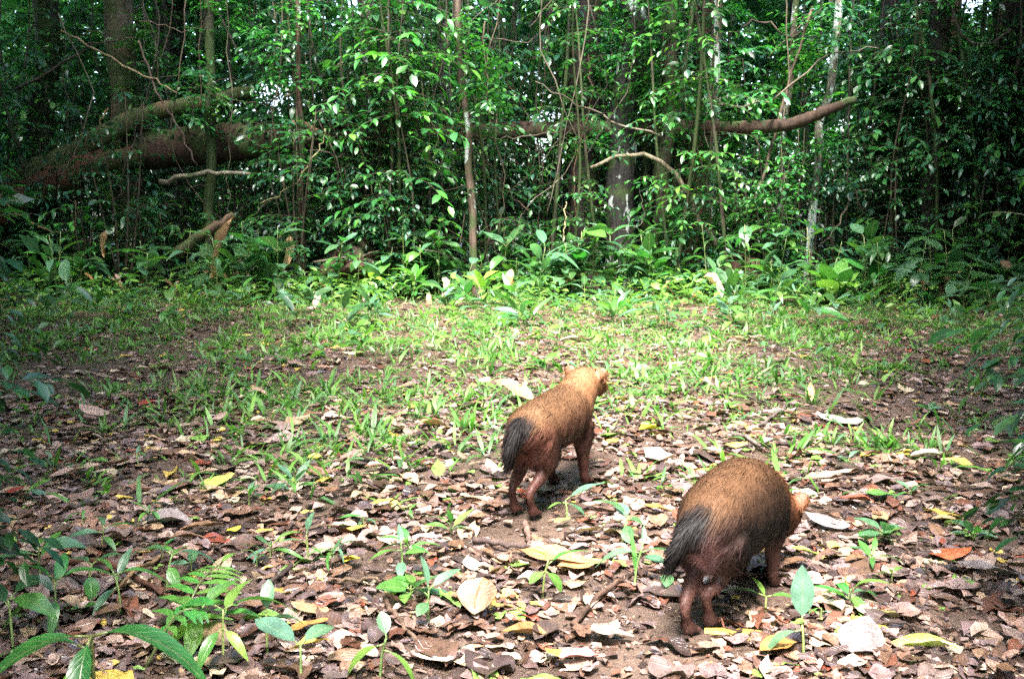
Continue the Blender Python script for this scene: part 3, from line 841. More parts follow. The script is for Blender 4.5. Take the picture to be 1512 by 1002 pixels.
# ------------------------------------------------------------------ plants along the forest edge (placed from the photo)
def gp(px, py): return ground_at(px, py)
EDGE = [
    # px, py foot, stem h, n leaves, leaf length, kind, colours, elevation, label
    (795, 442, .42, 10, .34, 'lance', [PALE, G3, G3], (5, 60), 'lush clump of long pale leaves at the middle of the forest edge'),
    (845, 440, .45, 10, .30, 'broad', [PALE, G3, DKG], (0, 50), 'broad pale leaved plant just right of the lush middle clump'),
    (905, 436, .5, 10, .34, 'lance', [PALE, G3, G1], (0, 45), 'plant with pale drooping leaves left of the big folded leaf'),
    (985, 430, .62, 9, .5, 'lance', [G1, G3, G2], (0, 50), 'dark plant with large folded leaves under the arching branch'),
    (1232, 452, .12, 7, .36, 'oval', [G4, G4, G2], (30, 75), 'bright lime rosette with broad upright leaves at the right edge'),
    (1262, 448, .16, 6, .28, 'oval', [G3, PALE, G2], (5, 45), 'pale round leaved plant beside the bright lime rosette'),
    (405, 432, .32, 7, .4, 'broad', [G2, PALE, G3], (30, 80), 'upright plant with paddle leaves below the short dry hanging leaf'),
    (372, 425, .3, 6, .34, 'broad', [G2, G3], (-10, 50), 'arching leaved plant left of the upright paddle leaved plant'),
    (180, 428, .62, 6, .5, 'lance', [G1, G2], (25, 75), 'tall plant with one long steep leaf at the left of the edge'),
    (206, 422, .45, 4, .44, 'broad', [LIME, G4], (35, 78), 'plant with a bright green upright leaf at the left of the edge'),
    (125, 425, .5, 8, .42, 'lance', [G3, G2, PALE], (-15, 30), 'plant with flat spreading leaves near the left end of the edge'),
    (270, 420, .5, 7, .46, 'lance', [G1, G2], (20, 70), 'deep green lance leaved plant under the fallen log'),
    (470, 415, .55, 8, .42, 'broad', [PALE, G3, G1], (0, 55), 'plant with a big pale mottled leaf right of the red brown sapling'),
    (555, 410, .85, 9, .55, 'broad', [G3, PALE, DKG], (-5, 40), 'tall shrub with one very wide flat leaf left of the middle'),
    (600, 415, .7, 8, .45, 'broad', [G1, DKG, G3], (0, 50), 'dark broad leaved plant under the wide flat leaf'),
    (655, 420, .5, 8, .38, 'broad', [DKG, G1, G3], (0, 50), 'dark broad leaved plant beside the slim mottled trunk'),
    (735, 425, .5, 9, .36, 'lance', [G1, G3], (0, 60), 'dark lance leaved plant right of the slim mottled trunk'),
    (712, 452, .2, 4, .26, 'broad', [LIME, G4], (40, 80), 'small plant with one bright lime leaf at the middle of the edge'),
    (1375, 440, .55, 8, .42, 'broad', [PALE, G3, G1], (-15, 35), 'plant with pale drooping leaves above the dry brown leaves'),
    (1420, 455, .35, 5, .5, 'broad', [PALE, G3], (-15, 20), 'low plant with one huge pale leaf bent to the ground'),
    (1340, 425, .65, 8, .4, 'lance', [DKG, G1], (0, 50), 'dark strap leaved plant left of the dry brown leaves'),
    (1150, 430, .5, 10, .3, 'lance', [G1, G3, G2], (-5, 45), 'spreading leafy plant under the slim white tree'),
    (1090, 455, .3, 8, .24, 'lance', [G2, G3], (0, 60), 'low dark plant in front of the low red brown stump'),
    (1140, 462, .25, 9, .24, 'lance', [G2, G4, G3], (0, 50), 'low bright leaved plant left of the lime rosette'),
    (60, 440, .5, 9, .34, 'lance', [G1, G3], (-10, 40), 'shaded leafy plant at the left end of the forest edge'),
    (325, 435, .22, 8, .22, 'lance', [G2, G4, G3], (0, 50), 'low leafy plant below the long hanging dry leaf'),
    (545, 440, .25, 12, .26, 'lance', [G4, G2, LIME], (0, 45), 'sunlit clump of narrow leaves below the stump'),
    (610, 445, .2, 10, .24, 'lance', [G4, G2], (0, 50), 'sunlit low clump right of the narrow leaved clump'),
    (490, 440, .25, 10, .24, 'lance', [G4, G2, G3], (0, 50), 'low clump of light leaves right of the red brown sapling'),
]
for (px, py, h, n, ln, kind, cols, el, lab) in EDGE:
    p = gp(px, py)
    plant('broadleaf_plant', lab, 'plant', p, h * (1.4 if px < 1000 else 1.2), rosette(int(n * 1.5), ln * (1.15 if px < 1000 else 1.0), kind, cols, el, (.2, 1.)), stem_r=.006, bend=(random.uniform(-.08, .08), random.uniform(-.08, .02)))

for i in range(150):
    px = random.uniform(-60, 1570); py = random.uniform(422, 488)
    if 560 < px < 970 and random.random() < .6: continue
    p = gp(px, py)
    kind = random.choice(['lance', 'lance', 'broad', 'strap'])
    plant('edge_plant', {'lance': 'low pointed leaved green plant growing along the forest edge', 'broad': 'low broad leaved green plant growing along the forest edge', 'strap': 'low plant with thin grassy leaves along the forest edge'}[kind], 'plant', p, random.uniform(.1, .3) + max(0, 452 - py) * .012, rosette(random.randint(6, 11), random.uniform(.12, .28), kind, [G1, G2, G3, G3, PALE, DKG], (-5, 60), (.2, 1.)),
          group='low %s leaved plants along the forest edge' % kind, stem_r=.004, bend=(random.uniform(-.06, .06), random.uniform(-.06, .04)))
for i in range(66):
    px = random.uniform(560, 1010) if i < 24 else (random.uniform(1010, 1510) if i < 46 else random.uniform(0, 560)); Y = random.uniform(11.2, 12.1) if i < 24 else random.uniform(10.2, 11.8)
    q = at_y(px, 430, Y); p = (q[0], Y, float(hz(q[0], Y)))
    kind = random.choice(['lance', 'broad', 'broad'])
    plant('understory_plant', {'lance': 'dark green plant with long drooping leaves before the thicket', 'broad': 'dark green plant with broad drooping leaves before the thicket'}[kind], 'plant', p, random.uniform(.3, .85), rosette(random.randint(9, 14), random.uniform(.22, .38), kind, [G3, G1, DKG, DKG, G3], (-20, 50), (.2, 1.)),
          group='dark %s leaved plants before the thicket' % kind, stem_r=.006, bend=(random.uniform(-.1, .1), random.uniform(-.1, .02)))
G_DRY = 'dry leaves caught at the foot of the thicket'
for i in range(70):
    px = random.uniform(20, 1490); py = random.uniform(395, 450)
    p = at_y(px, py, random.uniform(10.6, 11.8)); p[2] = max(p[2], float(hz(p[0], p[1])) + .02)
    a = random.uniform(0, 6.28); e = random.uniform(-1.3, .3)
    o = link('dry_leaf', random.choice(LM['broad'] + LM['lance']), None, M=Rmat((math.cos(a) * math.cos(e), math.sin(a) * math.cos(e), math.sin(e)), (0, -.5, 1), random.uniform(.12, .26), p), color=random.choice([(.30, .15, .07), (.22, .1, .05), (.38, .22, .12), (.16, .08, .045)]))
    o.data.materials  # shared leaf mesh; the colour is the leaf's own
    tag(o, 'small dry brown leaf caught in the plants at the thicket foot', 'leaf', G_DRY)
# fern / palm fronds at the edge
for (px, py, tip, n, ln, lab) in [(1010, 420, (.1, -.35, .75), 9, .34, 'dark pinnate frond fanning up right of the folded leaves'),
                                   (1120, 415, (.5, -.2, .5), 8, .22, 'small pinnate frond by the low red brown stump'),
                                   (1380, 330, (-.45, -.3, .6), 9, .26, 'pinnate frond reaching out between the right hand trunks'),
                                   (135, 330, (.5, -.3, .5), 9, .2, 'pinnate frond spreading below the mossy branch')]:
    p = gp(px, 425); p = np.array((at_y(px, 425, 12.0)[0], 12.0, float(hz(at_y(px, 425, 12.0)[0], 12.0))))
    pinnate(p, np.array(tip) + np.array((0, 0, .25)), n, ln, G3, 'palm_frond', lab, 'frond', .25)

# dry hanging leaves
T_dry = [leaf_mesh('dry_leaf', leaf_tpl(14, .26, .4, 1.3, .7, .2, curl=.4, wav=.07, twist=tw, seed=40 + i), M_dry) for i, tw in enumerate((.9, -.8, 1.2))]
for (px, py, Y, ln, az, el, w, colr, lab) in [
    (345, 320, 11.6, .85, 200, -66, .5, (.42, .27, .14), 'long twisted dry brown leaf hanging at the left of the edge'),
    (428, 348, 11.6, .45, 250, -75, .9, (.45, .30, .16), 'short dry brown leaf hanging left of the red brown sapling'),
    (160, 338, 11.6, .35, 230, -70, .8, (.38, .24, .12), 'small dry leaf hanging under the mossy branch at the left'),
    (352, 372, 11.7, .4, 260, -65, 1.0, (.25, .2, .1), 'dull olive dry leaf hanging beside the long twisted leaf'),
    (1355, 398, 10.8, .5, 250, -60, 1.2, (.36, .23, .13), 'dry brown leaf sagging under the drooping plant on the right'),
    (1385, 405, 10.8, .5, 290, -58, 1.3, (.30, .19, .10), 'wide dry leaf drooping beside the huge pale leaf'),
    (1478, 385, 11.2, .6, 260, -65, .9, (.2, .12, .06), 'dim dry leaf hanging before the blackish trunk'),
    (845, 418, 11.5, .35, 250, -70, .8, (.4, .3, .18), 'dry tan leaf strip hanging in the pale broad leaved plant'),
    (1040, 408, 11.0, .42, 300, -25, 1.1, (.45, .32, .22), 'crumpled pale brown leaf lying before the low stump'),
    (655, 410, 10.9, .26, 280, -50, 1.3, (.40, .30, .24), 'crumpled grey brown leaf at the middle of the edge')]:
    p = at_y(px, py, Y)
    d = (math.cos(R(az)) * math.cos(R(el)), math.sin(R(az)) * math.cos(R(el)), math.sin(R(el)))
    o = link('dry_leaf', random.choice(T_dry), None, M=Rmat(d, (0.2, -1, .4), ln, p, w), color=colr)
    tag(o, lab, 'leaf')

# ------------------------------------------------------------------ grass and low herbs
def grass_density(x, y):
    n = noise2(x, y, 1.3)
    n2 = noise2(x, y, 3.2, .7)
    band = 1 / (1 + np.exp(-(y - 5.9 - .25 * n) * 3.2))
    band *= np.clip(.13 + 1.0 * n2 + 1.0 * noise2(x, y, 6.5, 1.9), .02, 1)
    patch = np.clip(.42 * (n + .6 * n2) - .06, 0, 1) * (y > 2.9)
    mudR = 1 / (1 + np.exp(-(x - 1.3) * 3)) * np.exp(-((y - 4.2) / 1.15) ** 2)
    strip = .85 * np.exp(-((y - 6.3) / .28) ** 2) / (1 + np.exp(-(x - 1.4) * 3))
    litL = .8 * np.exp(-((y - 5.9) / .5) ** 2) / (1 + np.exp((x + 1.0) * 2.5))
    litter = .9 * np.exp(-((y - 10.2) / .6) ** 2 - ((x - -.2) / 1.1) ** 2)
    d = np.clip(band * (1 - mudR), 0, 1) + patch * (1 - .7 * mudR) * (1 - band)
    for (cx, cy, rx, ry, k) in [(-.45, 3.7, .35, .25, .6), (.1, 4.5, .7, .4, .4), (1.15, 4.9, .5, .35, .45), (-1.1, 4.5, .8, .5, .5), (1.3, 3.65, .35, .12, .7), (.75, 3.3, .25, .2, .35), (-.7, 3.2, .3, .2, .35), (1.0, 5.5, .7, .3, .5)]:
        d = d + k * np.exp(-((x - cx) / rx) ** 2 - ((y - cy) / ry) ** 2)
    d = d * (1 - strip) * (1 - litL) * (1 - litter)
    return np.clip(d, 0, 1)

def build_grass():
    r = np.random.default_rng(5)
    bt = [leaf_tpl(3, .095, .35, .9, .3, dr, cols=2, seed=i) for i, dr in enumerate((.25, .6, .95))]
    # clumps
    n = 30000
    y = 2.4 + (12.6 - 2.4) * r.uniform(0, 1, n) ** .8
    x = r.uniform(-1, 1, n) * (y * .6 + .3)
    k = r.uniform(0, 1, n) < grass_density(x, y)
    x, y = x[k], y[k]
    nb = r.integers(3, 9, len(x))
    cx = np.repeat(x, nb); cy = np.repeat(y, nb)
    m = len(cx)
    a = r.uniform(0, 6.28, m); rad = r.uniform(0, .035, m)
    px, py = cx + np.cos(a) * rad, cy + np.sin(a) * rad
    P = np.stack([px, py, hz(px, py) - .004], -1)
    el = r.uniform(.35, 1.35, m)
    D = np.stack([np.cos(a) * np.cos(el), np.sin(a) * np.cos(el), np.sin(el)], -1)
    U = np.array((0, 0, 1.0)) + r.normal(0, .3, (m, 3)) - .6 * np.stack([np.cos(a), np.sin(a), 0 * a], -1)
    sz = r.uniform(.04, .13, m) * np.repeat(r.uniform(.7, 1.3, len(x)), nb)
    pal = np.array([(.085, .22, .035), (.11, .26, .04), (.065, .17, .035), (.15, .29, .06), (.09, .21, .08)])
    V, F, C, Lu = bake_leaves(P, D, U, sz, r, bt, width=(.8, 1.6), pal=pal, lo=.7, hi=1.25)
    o = link('grass', mesh_np('grass', V, F, M_grass, C, Lu), color=(1, 1, 1))
    tag(o, 'short bright green grass growing through the fallen leaves', 'grass', None, 'stuff')
    # low herbs mixed into the grass band and at the foot of the thicket
    n = 9000
    y = 5.2 + 7.6 * r.uniform(0, 1, n) ** .75
    x = r.uniform(-1, 1, n) * (y * .62)
    k = r.uniform(0, 1, n) < np.clip(.10 + .75 * (1 / (1 + np.exp(-(y - 10.6) * 2.2))), 0, 1) * np.clip(.45 + .9 * noise2(x, y, 2.6, 3), .03, 1)
    x, y = x[k], y[k]
    nb = r.integers(4, 9, len(x)); cx = np.repeat(x, nb); cy = np.repeat(y, nb); m = len(cx)
    a = r.uniform(0, 6.28, m)
    hh = r.uniform(.02, .2, m) * np.clip((cy - 6) * .3, .35, 1.9)
    P = np.stack([cx + np.cos(a) * .02, cy + np.sin(a) * .02, hz(cx, cy) + hh], -1)
    el = r.uniform(-.3, .8, m)
    D = np.stack([np.cos(a) * np.cos(el), np.sin(a) * np.cos(el), np.sin(el)], -1)
    U = np.array((0, 0, 1.0)) + r.normal(0, .3, (m, 3))
    tp = [leaf_tpl(3, .26, .4, 1.3, .3, .3, seed=2), leaf_tpl(3, .42, .45, 1.2, .25, .3, seed=3)]
    pal = np.array([(.09, .21, .035), (.06, .17, .04), (.13, .26, .05), (.07, .18, .08), (.16, .30, .06)])
    V, F, C, Lu = bake_leaves(P, D, U, r.uniform(.06, .15, m), r, tp, pal=pal, lo=.7, hi=1.25)
    o = link('ground_cover', mesh_np('ground_cover', V, F, M_foliage, C, Lu), color=(1, 1, 1))
    tag(o, 'low leafy herbs carpeting the ground at the forest edge', 'ground cover', None, 'stuff')
build_grass()

# ------------------------------------------------------------------ leaf litter
FEET = [ground_at(*q) for q in ((783, 762), (797, 748), (858, 700), (835, 690), (1012, 936), (1036, 906), (1140, 884), (1120, 870))]
def feet_clear(x, y, rad=.075):
    k = np.ones(np.shape(x), bool)
    for f in FEET: k &= np.hypot(x - f[0], (y - f[1]) * .8) > rad
    return k
LPAL = np.array([(.085, .045, .034), (.11, .06, .042), (.15, .08, .055), (.19, .105, .075), (.25, .155, .12), (.30, .205, .165), (.36, .24, .15), (.16, .11, .11), (.14, .055, .035), (.06, .038, .035), (.24, .15, .125), (.10, .062, .058), (.05, .032, .03), (.15, .10, .10), (.27, .19, .17), (.21, .145, .135)])
T_lit, T_litn = [[leaf_tpl(rw, w, .45, t, f * .55, d * .6, curl=cu * .5, wav=wv * 1.2, twist=tw, seed=60 + i) for i, (w, t, f, d, cu, wv, tw) in enumerate([
    (.45, 1.2, .3, .10, .2, .06, .2), (.55, 1.1, .15, -.12, -.25, .05, -.25), (.38, 1.4, .5, .15, .4, .07, .35), (.5, 1.2, .1, -.05, .1, .08, 0), (.34, 1.3, .4, .2, -.3, .06, -.4), (.62, 1.05, .2, .12, .25, .09, .15)])] for rw in (3, 7)]
def build_litter():
    r = np.random.default_rng(8)
    Ps, n = [], 0
    x1 = r.uniform(-1, 1, 22000); y1 = 1.3 + 3.4 * r.uniform(0, 1, 22000) ** .8; x1 *= (y1 * .6 + .2)
    x2 = r.uniform(-1, 1, 30000); y2 = 4.4 + 8.8 * r.uniform(0, 1, 30000) ** 1.1; x2 *= y2 * .6
    x = np.concatenate([x1, x2]); y = np.concatenate([y1, y2])
    mud = 1 / (1 + np.exp(-(x - 1.1) * 4)) * np.exp(-((y - 4.15) / .8) ** 2)
    k = (r.uniform(0, 1, len(x)) > mud * .75) & (r.uniform(0, 1, len(x)) < .64 + .95 * noise2(x, y, 2.4, 4)) & feet_clear(x, y)
    x, y = x[k], y[k]
    m = len(x)
    a = r.uniform(0, 6.28, m); tilt = r.normal(.0, .10, m)
    size = np.clip(r.lognormal(math.log(.045), .48, m), .013, .13)
    P = np.stack([x, y, hz(x, y) + r.uniform(.001, .016, m)], -1)
    D = np.stack([np.cos(a), np.sin(a), tilt], -1)
    P = P - D * size[:, None] * .5 * np.array((1, 1, 0))
    U = np.array((0, 0, 1.0)) + r.normal(0, .11, (m, 3))
    for sel, tp, nm, lab in ((y < 3.0, T_litn, 'leaf_litter', 'layer of small dead leaves covering the near mud'), (y >= 3.0, T_lit, 'far_leaf_litter', 'layer of small dead leaves in the grass farther off')):
        V, F, C, Lu = bake_leaves(P[sel], D[sel], U[sel], size[sel], r, tp, width=(.8, 1.3), pal=LPAL * 1.08, lo=.6, hi=1.3)
        k = len(tp[0][0])
        cc = C.reshape(-1, k, 3)
        pick = r.uniform(0, 1, len(cc))
        cc[pick < .022] = (.5, .36, .08); cc[(pick > .035) & (pick < .048)] = (.24, .06, .035); cc[(pick > .06) & (pick < .085)] = (.16, .30, .06); cc[(pick > .085) & (pick < .13)] = (.46, .37, .27)
        o = link(nm, mesh_np(nm, V, F, M_litter, cc.reshape(-1, 3), Lu), color=(1, 1, 1))
        tag(o, lab, 'leaf litter', None, 'stuff')
build_litter()
def build_crumbs():
    r = np.random.default_rng(18)
    n = 52000
    y = 1.3 + 7.5 * r.uniform(0, 1, n) ** 1.25; x = r.uniform(-1, 1, n) * (y * .58 + .1)
    k = (r.uniform(0, 1, n) < .62 + .4 * noise2(x, y, 3.1, 6)) & feet_clear(x, y, .05)
    x, y = x[k], y[k]; m = len(x)
    a = r.uniform(0, 6.28, m)
    P = np.stack([x, y, hz(x, y) + r.uniform(.002, .014, m)], -1)
    D = np.stack([np.cos(a), np.sin(a), r.normal(0, .2, m)], -1)
    U = np.array((0, 0, 1.0)) + r.normal(0, .3, (m, 3))
    tp = [leaf_tpl(2, w_, .5, 1.0, .2, .1, cols=2, wav=.1, seed=i) for i, w_ in enumerate((.7, .4, .16, .1))]
    V, F, C, Lu = bake_leaves(P, D, U, np.clip(r.lognormal(math.log(.02), .45, m), .007, .06) * (1 + .06 * y), r, tp, width=(.7, 1.4), pal=LPAL, lo=.5, hi=1.25)
    o = link('litter_crumbs', mesh_np('litter_crumbs', V, F, M_litter, C, Lu), color=(1, 1, 1))
    tag(o, 'crumbs of rotted leaves and bark strewn over the mud', 'leaf litter', None, 'stuff')
build_crumbs()

# single fallen leaves: the large ones near the camera
FL = [leaf_mesh('fallen_leaf', leaf_tpl(8, w, pk, t, f * .7, d, curl=cu * .6, wav=wv, twist=tw * .6, seed=80 + i), M_litter) for i, (w, pk, t, f, d, cu, wv, tw) in enumerate([
    (.45, .45, 1.2, .25, .08, .2, .04, .15), (.55, .5, 1.1, .12, -.10, -.2, .04, -.2), (.36, .42, 1.4, .4, .12, .35, .05, .3), (.5, .45, 1.2, .1, -.04, .1, .05, 0), (.62, .5, 1.05, .2, .1, .2, .06, .1), (.42, .4, 1.3, .35, .15, -.25, .05, -.3)])]
C_YEL, C_TAN, C_PINK, C_BRN, C_DK, C_RED, C_GREY, C_GRN, C_LIM, C_PALE, C_ORG = (.5, .36, .08), (.5, .31, .13), (.42, .28, .23), (.24, .13, .075), (.09, .05, .035), (.36, .06, .045), (.24, .2, .2), (.09, .27, .05), (.42, .5, .10), (.5, .42, .33), (.45, .21, .06)
def fallen(px, py, ln, az, colr, label, w=1.0, var=None, tilt=.05, lift=.012, group=None, p=None, roll=0.0):
    p = gp(px, py) if p is None else p
    d = np.array((math.cos(R(az)), math.sin(R(az)), tilt))
    q = p - d * ln * .5; q[2] = p[2] + lift - (tilt * ln * .5 if tilt < 0 else 0)
    up = (random.gauss(0, .15), random.gauss(0, .15) + roll, 1)
    o = link('fallen_leaf', FL[random.randrange(6) if var is None else var], None, M=Rmat(d, up, ln, q, w), color=colr)
    return tag(o, label, 'leaf', group)
HAND = [
    (815, 835, .19, 160, (.42, .205, .09), 'largest leaf, pale orange tan, lying in the middle foreground', .8, 3),
    (858, 846, .14, 205, (.45, .25, .10), 'pale tan leaf overlapping the largest orange tan leaf', 1.1, 3),
    (698, 845, .085, 110, C_PALE, 'cream coloured leaf left of the largest tan leaf', 1.0, 1),
    (708, 908, .095, 75, C_BRN, 'rounded red brown leaf standing on edge in the foreground', 1.5, 4),
    (455, 940, .085, 20, C_ORG, 'orange leaf in the foreground left of the middle', 1.1, 3),
    (770, 945, .12, 150, (.3, .15, .06), 'dark orange brown leaf behind the bottom edge', .9, 2),
    (318, 720, .12, 35, C_LIM, 'pale green leaf lying on the mud at the left', 1.2, 1),
    (240, 778, .17, 170, C_GREY, 'long purplish grey curled leaf at the left', .9, 2),
    (110, 708, .16, 30, C_PINK, 'wide pinkish grey leaf at the far left', .9, 3),
    (22, 733, .07, 20, C_RED, 'bright red leaf near the left edge', 1.0, 1),
    (215, 600, .09, 10, C_RED, 'dull red leaf in the grass at the left', 1.0, 1),
    (132, 522, .13, 30, C_RED, 'red leaf at the far side of the litter on the left', 1.0, 3),
    (565, 752, .065, 10, C_YEL, 'yellow leaf left of the standing dog', 1.2, 3),
    (525, 790, .06, 0, C_YEL, 'yellow leaf in the litter, second left of the dog', 1.1, 1),
    (520, 838, .055, 40, (.7, .5, .05), 'small bright yellow leaf in the foreground litter', 1.2, 4),
    (345, 792, .05, 60, (.7, .5, .05), 'bright yellow scrap of leaf at the left', 1.2, 1),
    (390, 795, .05, 10, C_YEL, 'yellow leaf beside the bright yellow scrap', 1.0, 3),
    (756, 596, .24, 145, (.33, .19, .09), 'big tan leaf propped up behind the rump of the standing dog', .8, 0),
    (640, 632, .14, 25, C_TAN, 'folded tan leaf in the litter left of the standing dog', .8, 2),
    (960, 640, .13, 40, (.6, .5, .03), 'yellow curved leaf right of the standing dog', .7, 2),
    (848, 505, .22, 20, C_PALE, 'pale leaf in the grass beyond the standing dog', 1.0, 0),
    (930, 747, .055, 80, (.75, .7, .6), 'small white leaf between the two dogs', 1.3, 4),
    (968, 762, .10, 165, C_ORG, 'spotted orange brown leaf left of the walking dog', 1.3, 3),
    (1085, 664, .10, 20, C_YEL, 'yellow leaf just behind the back of the walking dog', 1.0, 1),
    (1140, 660, .10, 30, C_GREY, 'grey curled leaf behind the walking dog', .8, 2),
    (1240, 625, .2, 160, (.42, .4, .32), 'large grey green leaf on the mud right of the dogs', .9, 1),
    (1163, 592, .14, 170, (.34, .12, .1), 'red brown leaf right of the standing dog in the distance', .9, 3),
    (1196, 594, .13, 80, C_TAN, 'tan leaf standing up beside the distant red brown leaf', .7, 2),
    (1378, 680, .18, 10, C_PALE, 'wide pale leaf on the mud at the right', .8, 0),
    (1232, 712, .12, 10, C_PINK, 'flat pinkish grey leaf right of the walking dog', 1.0, 3),
    (1298, 740, .115, 175, C_GRN, 'bright green fallen leaf at the right', 1.0, 3),
    (1262, 748, .11, 160, (.22, .06, .03), 'dark red leaf left of the bright green fallen leaf', 1.0, 2),
    (1222, 782, .12, 150, C_GREY, 'bluish grey leaf behind the head of the walking dog', .9, 1),
    (1183, 825, .085, 150, C_LIM, 'bright green leaf in front of the head of the walking dog', 1.0, 3),
    (1400, 828, .12, 10, (.4, .10, .04), 'red orange leaf at the right of the foreground', 1.0, 1),
    (1450, 855, .17, 165, C_GREY, 'wide grey leaf in the shade at the lower right', .8, 3),
    (1100, 945, .17, 5, (.5, .33, .06), 'long yellow brown leaf below the feet of the walking dog', .55, 5),
    (1355, 965, .14, 160, C_LIM, 'narrow lime leaf at the lower right', .4, 2),
    (1230, 905, .07, 100, C_PALE, 'pale leaf scrap at the right of the foreground', 1.0, 4),
    (1300, 915, .09, 120, (.3, .28, .08), 'olive leaf at the right of the foreground', .8, 5),
    (1270, 960, .13, 60, C_GREY, 'wet grey leaf at the bottom right of the middle', 1.2, 1),
    (1150, 968, .10, 30, C_ORG, 'pale orange leaf at the bottom edge', 1.0, 0),
    (900, 950, .10, 170, C_PINK, 'pink brown leaf left of the walking dog hind feet', .9, 3),
    (855, 985, .08, 5, (.5, .2, .2), 'pinkish red leaf at the bottom edge', 1.0, 4),
    (640, 985, .08, 170, C_PALE, 'cream leaf at the bottom edge left of the middle', 1.0, 1),
    (355, 735, .11, 85, (.5, .33, .16), 'long tan leaf right of the pale green leaf', .6, 5),
    (830, 780, .05, 20, C_LIM, 'small lime leaf at the feet of the standing dog', 1.0, 3),
    (500, 840, .09, 200, C_DK, 'dark wet leaf in the middle left foreground', 1.2, 2),
    (300, 790, .12, 20, C_BRN, 'broad brown leaf beside the purplish grey leaf', 1.1, 0),
    (140, 615, .16, 160, C_PINK, 'pink brown leaf at the left in the distance', .9, 1),
    (20, 492, .2, 30, C_PALE, 'pale leaf by the left edge in the grass', 1.0, 0),
    (470, 458, .26, 80, (.55, .42, .33), 'upright pale dead leaf at the back of the grass', .7, 2),
]
for (px, py, ln, az, colr, lab, w, var) in HAND:
    up_ = 'upright' in lab or 'standing up' in lab or 'on edge' in lab or 'propped' in lab
    fallen(px, py, ln, az, colr, lab, w, var, tilt=(.45 if 'propped' in lab else .9) if up_ else random.uniform(-.05, .12), lift=.022)
GRP = [('brown dead leaves in the litter', 'flat brown dead leaf lying in the damp litter', [C_BRN, (.2, .11, .07), (.16, .09, .055), (.28, .17, .11)], 95),
       ('pinkish grey dead leaves in the litter', 'pale pinkish grey dead leaf lying in the litter', [C_PINK, (.38, .27, .22), (.45, .33, .27)], 70),
       ('dark wet leaves in the litter', 'almost black wet leaf lying in the litter', [C_DK, (.07, .045, .04), (.11, .075, .07)], 40),
       ('tan dead leaves in the litter', 'light tan dead leaf lying in the litter', [(.5, .34, .18), (.45, .32, .2), (.55, .42, .28)], 25),
       ('small yellow leaves in the litter', 'plain yellow fallen leaf among brown litter', [(.5, .36, .08), (.48, .36, .06)], 4)]
for g, lab, cols, n in GRP:
    for i in range(n):
        y = 1.5 + 2.6 * random.random() ** 1.2; x = random.uniform(-1, 1) * y * .52
        if not feet_clear(x, y, .1): continue
        p = np.array((x, y, float(hz(x, y))))
        c_ = random.choice(cols); k = random.uniform(.85, 1.15)
        fallen(0, 0, random.uniform(.045, .095), random.uniform(0, 360), tuple(v * k * .8 for v in c_), lab, random.uniform(.8, 1.2), None, random.uniform(-.12, .2), random.uniform(.012, .026), g, p)

MARKS = [(h[0], h[1], 'the ' + h[5]) for h in HAND]
for base, key in (('flat brown dead leaf', 'brown dead leaves in the litter'), ('pinkish grey leaf', 'pinkish grey dead leaves in the litter'), ('blackish wet leaf', 'dark wet leaves in the litter'), ('light tan leaf', 'tan dead leaves in the litter')):
    landmark_labels([o for o in COL.objects if o.get('group') == key], [m for m in MARKS if len(m[2].split()) + len(base.split()) < 16], base + ' nearest %s', reach=60)

# twigs on the ground
def ground_stick(px0, py0, px1, py1, r_, colr, lab, group=None, arch=.01):
    a, b = gp(px0, py0), gp(px1, py1)
    m = (a + b) / 2 + np.array((random.gauss(0, .01), random.gauss(0, .01), 0)); m[2] = float(hz(m[0], m[1])) + arch
    a[2] += r_ + .006; b[2] += r_ + .006; m[2] += r_ + .006
    log('fallen_twig', lab, [a, m, b], [r_, r_ * .9, r_ * .6], M_bark_plain, colr, 'twig', sides=7, n=12, seed=int(px0), jit=.003, group=group)
ground_stick(90, 835, 240, 885, .009, (.13, .06, .04), 'dark red brown stick lying at the lower left', arch=.02)
ground_stick(235, 830, 140, 905, .006, (.35, .22, .12), 'tan twig crossing the dark stick at the lower left', arch=.03)
ground_stick(700, 805, 785, 815, .008, (.13, .09, .08), 'dark stick left of the largest tan leaf')
ground_stick(775, 780, 782, 812, .010, (.22, .14, .11), 'short broken stick under the standing dog')
ground_stick(845, 930, 935, 855, .007, (.12, .07, .05), 'brown twig running towards the walking dog')
ground_stick(565, 890, 620, 960, .006, (.2, .13, .09), 'thin twig in the middle of the foreground')
ground_stick(1080, 645, 1130, 668, .010, (.2, .16, .14), 'grey stick behind the back of the walking dog')
ground_stick(430, 840, 330, 960, .006, (.1, .07, .06), 'thin dark twig at the left of the foreground')
ground_stick(1115, 638, 1165, 600, .008, (.18, .14, .12), 'pale stick on the mud between the dogs')
for i in range(26):
    px, py = random.uniform(60, 1450), random.uniform(560, 980)
    a = random.uniform(-.4, .4); l = random.uniform(40, 110)
    ground_stick(px, py, px + math.cos(a) * l, py + math.sin(a) * l * .5, random.uniform(.003, .005), random.choice([(.14, .09, .07), (.22, .15, .1), (.1, .07, .06)]), 'thin bare twig lying on the leaf litter', 'thin twigs on the litter')

